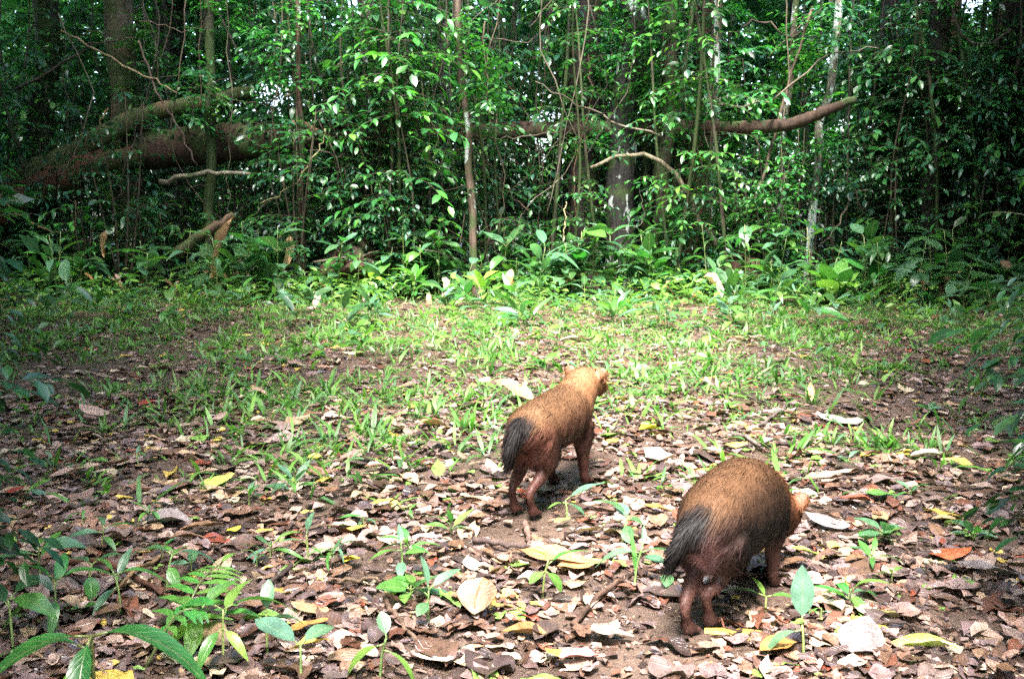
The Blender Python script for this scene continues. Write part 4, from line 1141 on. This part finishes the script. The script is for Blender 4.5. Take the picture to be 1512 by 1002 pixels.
# ------------------------------------------------------------------ seedlings in the clearing (from the photo)
SEED = [
    # foot px,py ; stem height ; leaves (t, azimuth, elevation, length, kind, var, colour) ; label
    (455, 830, .10, [(1, 70, 60, .07, 'oval', 0, PALE), (.6, 190, 20, .09, 'lance', 1, PALE), (.5, 330, 10, .06, 'lance', 1, G2)], 'two leaved pale seedling left of the middle'),
    (595, 850, .11, [(1, 100, 40, .08, 'lance', 0, PALE), (.8, 200, 5, .10, 'lance', 1, G4), (.7, 340, 25, .07, 'broad', 1, G2), (.5, 270, -10, .07, 'broad', 1, PALE)], 'seedling with long pale leaves in the middle foreground'),
    (632, 925, .11, [(1, 110, 60, .09, 'lance', 0, PALE), (1, 25, 35, .10, 'lance', 1, PALE), (.8, 165, 30, .09, 'lance', 0, G2), (.7, 250, -5, .06, 'oval', 1, G3)], 'four leaved seedling at the bottom middle'),
    (800, 880, .12, [(1, 130, 20, .07, 'broad', 1, G4), (.9, 20, 30, .12, 'lance', 1, G2), (.6, 220, -10, .06, 'oval', 1, G2), (.6, 320, -20, .07, 'oval', 2, G1)], 'broad leaved seedling below the largest tan leaf'),
    (935, 870, .15, [(1, 75, 55, .06, 'lance', 0, PALE), (.9, 175, 5, .13, 'lance', 2, PALE), (.9, 10, 15, .12, 'lance', 2, PALE), (.4, 110, 85, .12, 'strap', 0, G4)], 'tall stemmed pale seedling left of the walking dog'),
    (918, 800, .10, [(1, 150, 30, .12, 'broad', 1, G3), (.8, 100, 20, .10, 'broad', 0, PALE), (.9, 20, -5, .08, 'broad', 2, G3), (.6, 270, -20, .08, 'oval', 1, G3)], 'bluish green seedling between the two dogs'),
    (838, 765, .07, [(1, 20, 25, .15, 'lance', 0, PALE), (.8, 200, 5, .07, 'lance', 1, G4), (.9, 330, -10, .08, 'broad', 1, G3)], 'seedling with one long pale leaf before the standing dog'),
    (985, 870, .07, [(1, 140, 20, .08, 'broad', 1, G3), (1, 30, 30, .07, 'broad', 1, G3), (.7, 260, 0, .07, 'oval', 1, G3)], 'low dark green seedling under the tail of the walking dog'),
    (1187, 972, .085, [(1, 80, 78, .125, 'broad', 0, PALE), (.8, 185, -12, .12, 'lance', 2, PALE)], 'tall seedling with one upright pale leaf right of the walking dog'),
    (1130, 905, .05, [(1, 170, 15, .14, 'lance', 1, G3), (1, 340, 15, .09, 'lance', 1, G2), (.8, 100, 25, .09, 'lance', 0, G4)], 'spreading narrow leaved seedling at the feet of the walking dog'),
    (1285, 845, .07, [(1, 60, 40, .07, 'lance', 0, G2), (1, 170, 30, .08, 'lance', 1, G3), (.8, 330, 20, .08, 'lance', 1, G2), (.8, 250, 10, .07, 'lance', 1, G1), (.6, 110, 40, .07, 'broad', 0, G4)], 'bushy green seedling at the right of the foreground'),
    (395, 970, .13, [(1, 95, 55, .08, 'broad', 0, PALE), (.8, 20, 10, .09, 'broad', 2, PALE), (.8, 175, 20, .12, 'lance', 1, G2)], 'seedling with a heart shaped pale leaf at the bottom left'),
    (445, 1010, .10, [(1, 160, 25, .12, 'oval', 0, PALE), (1, 50, 20, .10, 'broad', 1, PALE)], 'big pale leaved seedling at the bottom edge'),
    (290, 960, .12, [(1, 60, 30, .13, 'lance', 1, G2), (.9, 140, 25, .14, 'lance', 2, G2), (.8, 270, -30, .10, 'broad', 1, LIME), (.6, 200, -20, .09, 'broad', 2, LIME)], 'seedling with yellowing lower leaves at the lower left'),
    (245, 870, .11, [(1, 20, 5, .13, 'lance', 2, G3), (1, 165, 20, .13, 'lance', 2, G3), (.8, 80, 20, .10, 'lance', 1, G2), (.6, 300, -20, .08, 'broad', 2, G2)], 'seedling with drooping green leaves above the fern leaf'),
    (130, 880, .10, [(1, 150, 10, .11, 'broad', 1, G3), (1, 40, 20, .09, 'broad', 1, G3), (.7, 300, -25, .08, 'oval', 2, G2)], 'dark green seedling at the lower left'),
    (60, 860, .12, [(1, 120, 20, .12, 'broad', 2, G2), (1, 10, 20, .12, 'broad', 2, G3), (.8, 200, 10, .12, 'broad', 1, G3), (.7, 70, 40, .10, 'broad', 0, G2)], 'shaded broad leaved seedling at the left edge'),
    (560, 1000, .12, [(1, 110, 50, .06, 'oval', 0, PALE), (.9, 190, -20, .13, 'lance', 2, G4), (.7, 340, -15, .12, 'strap', 2, G4)], 'thin stemmed seedling at the bottom edge left of the middle'),
    (20, 960, .15, [(1, 60, 25, .14, 'broad', 2, DKG), (1, 340, 10, .13, 'broad', 2, G1), (.8, 150, 30, .12, 'broad', 1, DKG)], 'dark leafy plant in the lower left corner'),
    (330, 985, .16, [(1, 160, 10, .16, 'lance', 2, G2), (1, 25, 15, .17, 'lance', 2, G2), (.9, 80, 35, .14, 'lance', 1, G4), (.7, 250, -15, .12, 'lance', 2, G2), (.6, 320, -20, .1, 'lance', 1, LIME)], 'narrow leaved seedling arching over the lower left corner plants'),
    (85, 935, .15, [(1, 150, 20, .15, 'lance', 1, G1), (1, 35, 15, .16, 'lance', 2, G1), (.8, 95, 40, .13, 'lance', 1, G2), (.7, 290, -20, .11, 'lance', 2, G1), (.6, 210, 0, .13, 'broad', 2, G1)], 'shaded narrow leaved seedling in the lower left'),
    (180, 905, .12, [(1, 140, 25, .12, 'lance', 1, G2), (1, 20, 10, .13, 'lance', 2, G2), (.8, 80, 45, .10, 'lance', 0, G3), (.7, 250, -10, .1, 'lance', 1, G3)], 'narrow leaved seedling left of the fern leaf'),
    (150, 815, .09, [(1, 120, 25, .10, 'lance', 1, G3), (1, 30, 15, .10, 'lance', 1, G2), (.8, 200, 10, .10, 'lance', 1, G3), (.7, 320, -10, .08, 'lance', 1, G1)], 'green seedling behind the dark red brown stick'),
    (205, 690, .06, [(1, 90, 40, .06, 'lance', 0, G3), (1, 200, 20, .06, 'lance', 1, G2), (1, 330, 20, .06, 'lance', 1, G3)], 'small seedling beside the wide pinkish leaf'),
]
for (px, py, h, lv, lab) in SEED:
    lv = [(t, az, el, ln * .78, kd, v, c) for (t, az, el, ln, kd, v, c) in lv]
    plant('seedling', lab, 'seedling', gp(px, py), h * .72, lv, stemcol=(.22, .34, .1), stem_r=.0032, bend=(random.uniform(-.02, .02), random.uniform(-.02, .02)))
# large arching leaves low at the left
DG = (.022, .125, .035)
plant('broadleaf_plant', 'plant with large arching green leaves at the lower left', 'plant', at_y(140, 1040, 1.62) * np.array((1, 1, 0)) + np.array((0, 0, float(hz(at_y(140, 1040, 1.62)[0], 1.62)))), .16,
      [(1, 215, 8, .17, 'lance', 2, DG), (1, 275, -22, .15, 'lance', 2, DG), (1, -14, 12, .21, 'lance', 2, DG), (.9, 185, 20, .16, 'lance', 2, DG), (.8, 250, -45, .12, 'broad', 1, LIME)], stem_r=.005)
pinnate(gp(255, 960), np.array((.05, .19, .12)), 7, .105, G4, 'fern_frond', 'light green fern leaf with paired leaflets at the lower left', 'frond', .04)
pinnate(gp(215, 985), np.array((.12, .04, .10)), 6, .07, G2, 'fern_frond', 'small fern leaf with round leaflets below the light green fern', 'frond', .05)
G_SD = 'small green seedlings in the clearing'
for i in range(60):
    px, py = random.uniform(0, 1512), 500 + 420 * random.random() ** 1.0
    if 720 < px < 1220 and 540 < py < 960 and random.random() < .75: continue
    p = gp(px, py)
    plant('small_seedling', 'small green seedling sprouting from the leaf litter', 'seedling', p, random.uniform(.015, .055), rosette(random.randint(3, 8), random.uniform(.04, .09), random.choice(['lance', 'lance', 'strap', 'broad']), [G2, G3, G4, PALE], (0, 55), (.4, 1.)),
          stemcol=(.16, .28, .07), group=G_SD, stem_r=.0025)

# ------------------------------------------------------------------ bush dogs
def fur_material():
    m, nt, nodes, L = new_mat('fur')
    at = N(nodes, 'ShaderNodeAttribute', attribute_name='col')
    bs = N(nodes, 'ShaderNodeBsdfPrincipled'); bs.inputs['Roughness'].default_value = .62
    bs.inputs['Specular IOR Level'].default_value = .22
    L.new(at.outputs['Color'], bs.inputs['Base Color'])
    out = N(nodes, 'ShaderNodeOutputMaterial'); L.new(bs.outputs[0], out.inputs[0])
    return m
def skin_material():
    m, nt, nodes, L = new_mat('dog_hide')
    at = N(nodes, 'ShaderNodeAttribute', attribute_name='col')
    tcx = N(nodes, 'ShaderNodeTexCoord')
    mp = N(nodes, 'ShaderNodeMapping'); mp.inputs['Scale'].default_value = (60, 120, 120)
    L.new(tcx.outputs['Object'], mp.inputs[0])
    nz = N(nodes, 'ShaderNodeTexNoise'); nz.inputs['Scale'].default_value = 2; nz.inputs['Detail'].default_value = 6
    L.new(mp.outputs[0], nz.inputs['Vector'])
    mr = N(nodes, 'ShaderNodeMapRange'); mr.inputs[1].default_value = .3; mr.inputs[2].default_value = .7; mr.inputs[3].default_value = .55; mr.inputs[4].default_value = 1.25
    L.new(nz.outputs[0], mr.inputs[0])
    hs = N(nodes, 'ShaderNodeHueSaturation'); L.new(at.outputs['Color'], hs.inputs['Color']); L.new(mr.outputs[0], hs.inputs['Value'])
    bs = N(nodes, 'ShaderNodeBsdfPrincipled'); bs.inputs['Roughness'].default_value = .45
    L.new(hs.outputs[0], bs.inputs['Base Color'])
    bp = N(nodes, 'ShaderNodeBump'); bp.inputs['Strength'].default_value = .5; bp.inputs['Distance'].default_value = .004
    L.new(nz.outputs[0], bp.inputs['Height']); L.new(bp.outputs[0], bs.inputs['Normal'])
    out = N(nodes, 'ShaderNodeOutputMaterial'); L.new(bs.outputs[0], out.inputs[0])
    return m
def plain(name, col, rough=.3):
    m, nt, nodes, L = new_mat(name)
    bs = N(nodes, 'ShaderNodeBsdfPrincipled'); bs.inputs['Base Color'].default_value = (*col, 1); bs.inputs['Roughness'].default_value = rough
    out = N(nodes, 'ShaderNodeOutputMaterial'); L.new(bs.outputs[0], out.inputs[0])
    return m
M_fur, M_hide, M_black = fur_material(), skin_material(), plain('wet_black', (.012, .01, .01), .15)

def loft(P, ry, rz, sides=16, up=(0, 0, 1), n=None):
    """Closed elliptical loft; ry across, rz along the up side."""
    P = np.asarray(P, float)
    n = n or (len(P) - 1) * 4 + 1
    c = curve_pts(P, n)
    s = np.linspace(0, len(P) - 1, n)
    a_ = np.interp(s, range(len(P)), ry); b_ = np.interp(s, range(len(P)), rz)
    t = nrm(np.gradient(c, axis=0))
    x = nrm(np.cross(t, np.asarray(up, float))); y = np.cross(x, t)
    th = np.linspace(0, 2 * np.pi, sides, endpoint=False)
    V = c[:, None] + x[:, None] * (np.cos(th)[None, :, None] * a_[:, None, None]) + y[:, None] * (np.sin(th)[None, :, None] * b_[:, None, None])
    V = V.reshape(-1, 3)
    F = [(i * sides + j, i * sides + (j + 1) % sides, (i + 1) * sides + (j + 1) % sides, (i + 1) * sides + j) for i in range(n - 1) for j in range(sides)]
    c0 = len(V)
    V = np.vstack([V, c[:1] - t[:1] * min(a_[0], b_[0]) * .5, c[-1:] + t[-1:] * min(a_[-1], b_[-1]) * .5])
    for j in range(sides):
        F.append((c0, (j + 1) % sides, j, j)); b = (n - 1) * sides
        F.append((c0 + 1, b + j, b + (j + 1) % sides, b + (j + 1) % sides))
    return V, np.array(F)

def ball(c, r, seg=12):
    th = np.linspace(.001, np.pi - .001, 8); 
    V = np.array([(math.sin(t) * math.cos(p) * r[0] + c[0], math.sin(t) * math.sin(p) * r[1] + c[1], math.cos(t) * r[2] + c[2]) for t in th for p in np.linspace(0, 2 * np.pi, seg, endpoint=False)])
    F = [(i * seg + j, (i + 1) * seg + j, (i + 1) * seg + (j + 1) % seg, i * seg + (j + 1) % seg) for i in range(7) for j in range(seg)]
    return V, np.array(F)

def bush_dog(label, loc, heading, pose, seed, nfur, coat):
    r = np.random.default_rng(seed)
    root = thing('bush_dog', label, 'dog', loc, heading, 'bush dogs in the clearing', pose.get('scale', 1.0))
    parts = []
    parts.append(loft(pose['trunk'], pose['tw'], pose['th'], 20))
    hp = pose['head']; hd = np.array(pose['hdir'], float); hd /= np.linalg.norm(hd)
    side = np.cross((0, 0, 1), hd); side /= np.linalg.norm(side); hup = np.cross(hd, side)
    hp = np.array(hp, float)
    # neck into skull, then blunt muzzle
    parts.append(loft([np.array(pose['neck'][0]), np.array(pose['neck'][1]), hp - hd * .03, hp + hd * .03, hp + hd * .065], [.070, .062, .060, .058, .038], [.078, .066, .054, .050, .036], 18))
    parts.append(loft([hp + hd * .03, hp + hd * .075 - hup * .010, hp + hd * .112 - hup * .014], [.044, .033, .025], [.036, .028, .022], 14))
    for s in (-1, 1):
        e = hp - hd * .012 + side * s * .056 + hup * .034
        parts.append(loft([e - hup * .012, e + hup * .008 + side * s * .006, e + hup * .021 + side * s * .009], [.021, .025, .017], [.009, .0075, .0065], 12, up=hd))
    for leg in pose['legs']:
        J = np.array([q[:3] for q in leg], float); ra = [q[3] for q in leg]
        rb = [q[4] if len(q) > 4 else q[3] for q in leg]
        parts.append(loft(J, rb, ra, 12, up=(1, 0, .01)))
        ft = J[-1]
        # four toes
        for k in (-1.5, -.5, .5, 1.5):
            parts.append(ball((ft[0] + .026 - abs(k) * .004, ft[1] + k * .0105, .0085), (.016, .0068, .0090), 8))
    parts.append(ball((-.205, 0, .208), (.038, .034, .034))); parts.append(ball((-.165, 0, .178), (.052, .040, .050)))
    tl = np.array(pose['tail'])
    parts.append(loft(tl, pose['tlw'], pose['tlw'], 12, up=(.3, 1, .2)))
    V, F = merge(parts)
    me = bpy.data.meshes.new('body_cage')
    faces = [tuple(dict.fromkeys(int(i) for i in f)) for f in F]
    me.from_pydata(V.tolist(), [], faces)
    tmp = bpy.data.objects.new('body_cage', me); COL.objects.link(tmp)
    md = tmp.modifiers.new('r', 'REMESH'); md.mode = 'VOXEL'; md.voxel_size = .0055
    ms = tmp.modifiers.new('s', 'SMOOTH'); ms.factor = .5; ms.iterations = 7
    dg = bpy.context.evaluated_depsgraph_get(); dg.update()
    bm_ = bpy.data.meshes.new_from_object(tmp.evaluated_get(dg)); bm_.name = 'body'
    bpy.data.objects.remove(tmp)
    nv = len(bm_.vertices)
    co = np.empty(nv * 3, np.float32); bm_.vertices.foreach_get('co', co); co = co.reshape(-1, 3).astype(float)
    no = np.empty(nv * 3, np.float32); bm_.vertices.foreach_get('normal', no); no = no.reshape(-1, 3).astype(float)
    bm_.polygons.foreach_set('use_smooth', np.ones(len(bm_.polygons), bool))

    def seg_dist(p, pts):
        best = np.full(len(p), 9.)
        for a, b in zip(pts[:-1], pts[1:]):
            ab = b - a; t = np.clip(((p - a) @ ab) / (ab @ ab), 0, 1)
            best = np.minimum(best, np.linalg.norm(p - (a + t[:, None] * ab), axis=1))
        return best
    ss = lambda a, b, v: np.clip((v - a) / (b - a), 0, 1) ** 2 * (3 - 2 * np.clip((v - a) / (b - a), 0, 1))
    tr = np.array(pose['trunk'], float)
    def regions(p):
        zc = np.interp(p[:, 0], tr[:, 0], tr[:, 2]); hh = np.interp(p[:, 0], tr[:, 0], pose['th'])
        rel = (p[:, 2] - zc) / hh                                  # -1 belly .. 1 back
        x0 = pose['neck'][0][0]
        head = ss(x0 - .09, x0 + .07, p[:, 0] + .25 * (p[:, 2] - zc))
        leg = ss(pose['legz'][1], pose['legz'][0], p[:, 2]) * (1 - ss(.26, .32, p[:, 0]))
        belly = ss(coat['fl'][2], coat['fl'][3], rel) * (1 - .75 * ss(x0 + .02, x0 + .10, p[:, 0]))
        dt = seg_dist(p, tl); tail = ss(.048, .026, dt) * ss(tl[0][0] + .03, tl[0][0] - .012, p[:, 0])
        tail = np.maximum(tail, ss(.05, .03, seg_dist(p, tl[1:])) * (p[:, 0] < tl[0][0] + .01))
        rump = ss(tr[0][0] + .10, tr[0][0] + .03, p[:, 0]) * ss(.70, .2, rel)
        ear = np.zeros(len(p))
        for s in (-1, 1):
            e = hp - hd * .012 + side * s * .056 + hup * .058
            ear = np.maximum(ear, ss(.026, .014, np.linalg.norm(p - e, axis=1)))
        return rel, head, leg, belly, tail, rump, ear
    def coatcol(p):
        rel, head, leg, belly, tail, rump, ear = regions(p)
        A = lambda c: np.array(c)[None]
        mixv = lambda a, b, t: a * (1 - t[:, None]) + b * t[:, None]
        c = np.repeat(A(coat['back']), len(p), 0)
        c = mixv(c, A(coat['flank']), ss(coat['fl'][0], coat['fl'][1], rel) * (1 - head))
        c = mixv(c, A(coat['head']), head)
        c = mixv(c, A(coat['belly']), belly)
        c = mixv(c, A(coat['rump']), rump * .8)
        c = mixv(c, A(coat['leg']), leg)
        c = mixv(c, A(coat['peri']), .8 * ss(.066, .026, np.linalg.norm((p - np.array((tr[0][0] + .012, -.008, tr[0][2] - .045))) * (.8, 1, .75), axis=1)))
        c = mixv(c, A(coat['tail']), tail)
        c = mixv(c, A(coat['ear']), ear * .8)
        nzv = noise2(p[:, 0] * 6 + p[:, 2] * 3, p[:, 1] * 6 + p[:, 2] * 4, 2.5, seed)
        return c * (1 + .18 * nzv)[:, None], (rel, head, leg, belly, tail, rump, ear)
    ccol, _ = coatcol(co)
    ca = bm_.color_attributes.new('col', 'FLOAT_COLOR', 'POINT')
    c4 = np.ones((nv, 4), np.float32); c4[:, :3] = np.clip(ccol * .95, 0.004, 1)
    ca.data.foreach_set('color', c4.ravel())
    bm_.materials.clear(); bm_.materials.append(M_hide)
    body = link('body', bm_, root)
    # ---- fur strands
    bm_.calc_loop_triangles()
    nt_ = len(bm_.loop_triangles)
    tri = np.empty(nt_ * 3, np.int32); bm_.loop_triangles.foreach_get('vertices', tri); tri = tri.reshape(-1, 3)
    A_, B_, C_ = co[tri[:, 0]], co[tri[:, 1]], co[tri[:, 2]]
    area = np.linalg.norm(np.cross(B_ - A_, C_ - A_), axis=1)
    cen = (A_ + B_ + C_) / 3
    _, (rel, head, leg, belly, tail, rump, ear) = coatcol(cen)
    wgt = area * (1 + 1.6 * tail) * (cen[:, 2] > .02)
    cdf = np.cumsum(wgt); cdf /= cdf[-1]
    f = np.searchsorted(cdf, r.uniform(0, 1, nfur)); f = np.minimum(f, nt_ - 1)
    u = r.uniform(0, 1, (nfur, 2)); sw = u.sum(1) > 1; u[sw] = 1 - u[sw]
    w0 = 1 - u.sum(1)
    P = A_[f] * w0[:, None] + B_[f] * u[:, :1] + C_[f] * u[:, 1:]
    Nn = nrm(no[tri[f, 0]] * w0[:, None] + no[tri[f, 1]] * u[:, :1] + no[tri[f, 2]] * u[:, 1:])
    col, (rel, head, leg, belly, tail, rump, ear) = coatcol(P)
    flow = np.zeros((nfur, 3)); flow[:, 0] = -1.0; flow[:, 2] = -.35 - .5 * (1 - np.clip(rel, -1, 1)) * .5
    flow = flow * (1 - leg[:, None]) + np.array((-.15, 0, -1.)) * leg[:, None]
    td = tl[-1] - tl[0]; td = td / np.linalg.norm(td)
    flow = flow * (1 - tail[:, None]) + td * tail[:, None]
    fl_ = np.stack([noise2(P[:, 0] * 9 + q, P[:, 1] * 9 + P[:, 2] * 9 - q, 3.0, seed + q) for q in range(3)], -1)
    flow += .45 * fl_ * (1 - .5 * tail[:, None]) + r.normal(0, .13, (nfur, 3))
    flow = flow - Nn * np.sum(flow * Nn, 1, keepdims=True); flow = nrm(flow)
    lift = (.11 + .20 * tail - .02 * leg + .05 * fl_[:, 0] + r.normal(0, .035, nfur))[:, None]
    lift = lift + (.20 * (r.uniform(0, 1, nfur) < .10))[:, None]
    d0 = nrm(flow + Nn * lift)
    ln = (.023 * (1 - leg) + .009 * leg); ln = ln * (1 - head * .4); ln = ln * (1 - tail) + .027 * tail; ln = ln * (1 - .75 * ear)
    guard = (r.uniform(0, 1, nfur) < .14) * (1 - ear)
    ln = ln * r.uniform(.6, 1.25, nfur) * (1 + .75 * guard)
    wv = (.0008 + .0002 * tail) * r.uniform(.7, 1.3, nfur)
    wd = nrm(np.cross(Nn, d0)) * wv[:, None]
    mid = P + d0 * ln[:, None] * .5
    d1 = nrm(d0 - Nn * lift * .9 + np.array((0, 0, -.12)))
    tip = mid + d1 * ln[:, None] * .5
    root_p = P - Nn * .0015
    FV = np.stack([root_p - wd, root_p + wd, mid + wd * .85, mid - wd * .85, tip + wd * .2, tip - wd * .2], 1).reshape(-1, 3)
    k = np.arange(nfur)[:, None] * 6
    FF = np.concatenate([k + np.array([[0, 1, 2, 3]]), k + np.array([[3, 2, 4, 5]])], 0)
    var = r.uniform(.87, 1.13, (nfur, 1)) * (1 + .28 * noise2(P[:, 0] * 14, P[:, 1] * 30 + P[:, 2] * 30, 4.0, seed + 9))[:, None]
    grz = (r.uniform(0, 1, nfur) < .22 * (1 - leg) * (1 - tail))[:, None]
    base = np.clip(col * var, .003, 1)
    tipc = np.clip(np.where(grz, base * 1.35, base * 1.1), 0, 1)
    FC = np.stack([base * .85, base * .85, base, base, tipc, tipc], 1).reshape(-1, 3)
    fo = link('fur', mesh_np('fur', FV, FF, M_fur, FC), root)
    fo['kind'] = 'stuff'
    # ---- eyes and nose
    for s in (-1, 1):
        e = hp + hd * .052 + side * s * .031 + hup * .018
        link('eye', mesh_np('eye', *ball(e, (.007, .007, .007), 10), M_black), root)
    nz_ = hp + hd * .124 - hup * .010
    link('nose', mesh_np('nose', *ball(nz_, (.011, .014, .010), 10), M_black), root)
    return root

def hleg(y, x=0.0, hy=None, lift=0.0, hz_=.21):
    """hind leg: hip, thigh, knee, hock, foot (x y z r-fore-aft r-across)."""
    h = y if hy is None else hy
    return [(-.180 + x * .1, h * .85, hz_ + .02, .056, .042), (-.165 + x * .3, h, .172, .045, .032), (-.160 + x * .6, (h + y) / 2, .128, .029, .021), (-.202 + x * .8, (h + y * 3) / 4, .100, .0195, .0150), (-.236 + x, y, .080 + lift, .0150, .0118), (-.226 + x + lift * .3, y, .042 + lift * .6, .0120, .0112), (-.210 + x + lift * .5, y, .015, .020, .0175)]
def fleg(y, x=0.0):
    return [(.165 + x * .3, y * .85, .205, .056, .040), (.150 + x * .6, y, .150, .042, .032), (.148 + x * .8, y, .105, .025, .021), (.155 + x, y, .052, .0165, .0155), (.162 + x, y, .026, .015, .015), (.178 + x, y, .013, .019, .0175)]

far_pose = dict(
    trunk=[(-.262, 0, .246), (-.235, 0, .248), (-.17, 0, .247), (-.08, 0, .242), (.02, 0, .238), (.11, 0, .238), (.18, 0, .244), (.235, 0, .262)],
    tw=[.030, .060, .081, .084, .086, .083, .076, .070], th=[.031, .052, .073, .083, .088, .090, .087, .078],
    neck=[(.215, 0, .258), (.285, -.004, .288)], head=(.345, -.014, .306), hdir=(1, -.22, -.12),
    legs=[hleg(.046, .010, hy=.046), hleg(-.016, -.010, hy=-.046), fleg(.052, .0), fleg(-.054, .02)],
    tail=[(-.243, .0, .284), (-.274, .014, .268), (-.286, .026, .225), (-.284, .034, .165)], tlw=[.014, .018, .018, .008], legz=(.11, .18))
near_pose = dict(
    trunk=[(-.255, 0, .246), (-.225, 0, .250), (-.16, 0, .250), (-.07, 0, .236), (.03, 0, .225), (.11, 0, .215), (.17, -.004, .208), (.22, -.008, .20)],
    tw=[.032, .060, .080, .090, .095, .091, .080, .070], th=[.032, .052, .078, .106, .117, .110, .094, .076],
    neck=[(.215, 0, .205), (.265, .0, .176)], head=(.312, -.020, .148), hdir=(1, -.05, -.6),
    legs=[hleg(.032, -.012, hy=.044), hleg(.004, .045, hy=-.046, lift=.012), fleg(.052, .03), fleg(-.056, -.01)],
    tail=[(-.235, .004, .272), (-.266, .016, .258), (-.286, .032, .220), (-.296, .048, .176)], tlw=[.013, .015, .014, .006], legz=(.10, .17))
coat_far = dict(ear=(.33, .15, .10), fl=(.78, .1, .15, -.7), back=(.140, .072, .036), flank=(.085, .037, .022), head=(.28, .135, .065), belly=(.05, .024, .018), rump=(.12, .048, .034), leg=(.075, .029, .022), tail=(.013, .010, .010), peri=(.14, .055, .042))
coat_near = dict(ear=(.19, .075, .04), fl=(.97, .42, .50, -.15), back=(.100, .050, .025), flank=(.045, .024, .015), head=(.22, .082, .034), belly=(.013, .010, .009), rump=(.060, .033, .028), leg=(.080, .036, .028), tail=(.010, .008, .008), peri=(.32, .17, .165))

def dog_place(px, py, heading_deg, local_foot):
    f = gp(px, py); h = R(heading_deg)
    lx, ly = local_foot
    x = f[0] - (lx * math.cos(h) - ly * math.sin(h)); y = f[1] - (lx * math.sin(h) + ly * math.cos(h))
    return (x, y, float(hz(f[0], f[1])) + .004)
near_pose['scale'] = .95
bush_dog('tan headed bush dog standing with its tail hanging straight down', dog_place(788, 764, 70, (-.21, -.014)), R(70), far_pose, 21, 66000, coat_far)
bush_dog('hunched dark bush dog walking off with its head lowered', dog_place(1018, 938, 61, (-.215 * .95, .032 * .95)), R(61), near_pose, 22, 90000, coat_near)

# ------------------------------------------------------------------ labels of the many: add where each stands
for o in list(COL.objects):
    if o.parent is not None or 'group' not in o: continue
    n_, lab = o.name.split('.')[0], o['label']
    if n_ in ('leafy_shrub', 'leafy_sapling', 'edge_plant', 'understory_plant', 'slender_tree', 'hanging_vine', 'dead_branch', 'small_seedling', 'fallen_leaf', 'dry_leaf', 'fallen_twig') and ' nearest' not in lab and 'closest' not in lab and 'foot of' not in lab and 'photo' not in lab and 'at the right' not in lab and 'at the left' not in lab:
        p = o.location
        q = to_px(p)
        if n_ in ('leafy_shrub', 'leafy_sapling', 'slender_tree', 'hanging_vine', 'dead_branch') and p[1] > 13.6: lab += ', deep inside'
        if n_ == 'fallen_leaf' or n_ == 'small_seedling' or n_ == 'fallen_twig':
            side = 'left of the standing dog' if q[0] < 750 else ('right of the walking dog' if q[0] > 1190 else 'around the two dogs')
        else:
            side = 'left of the mottled trunk' if q[0] < 690 else ('right of the white tree' if q[0] > 1210 else 'in the middle')
        if len((lab + ' ' + side).split()) <= 16: o['label'] = lab + ', ' + side
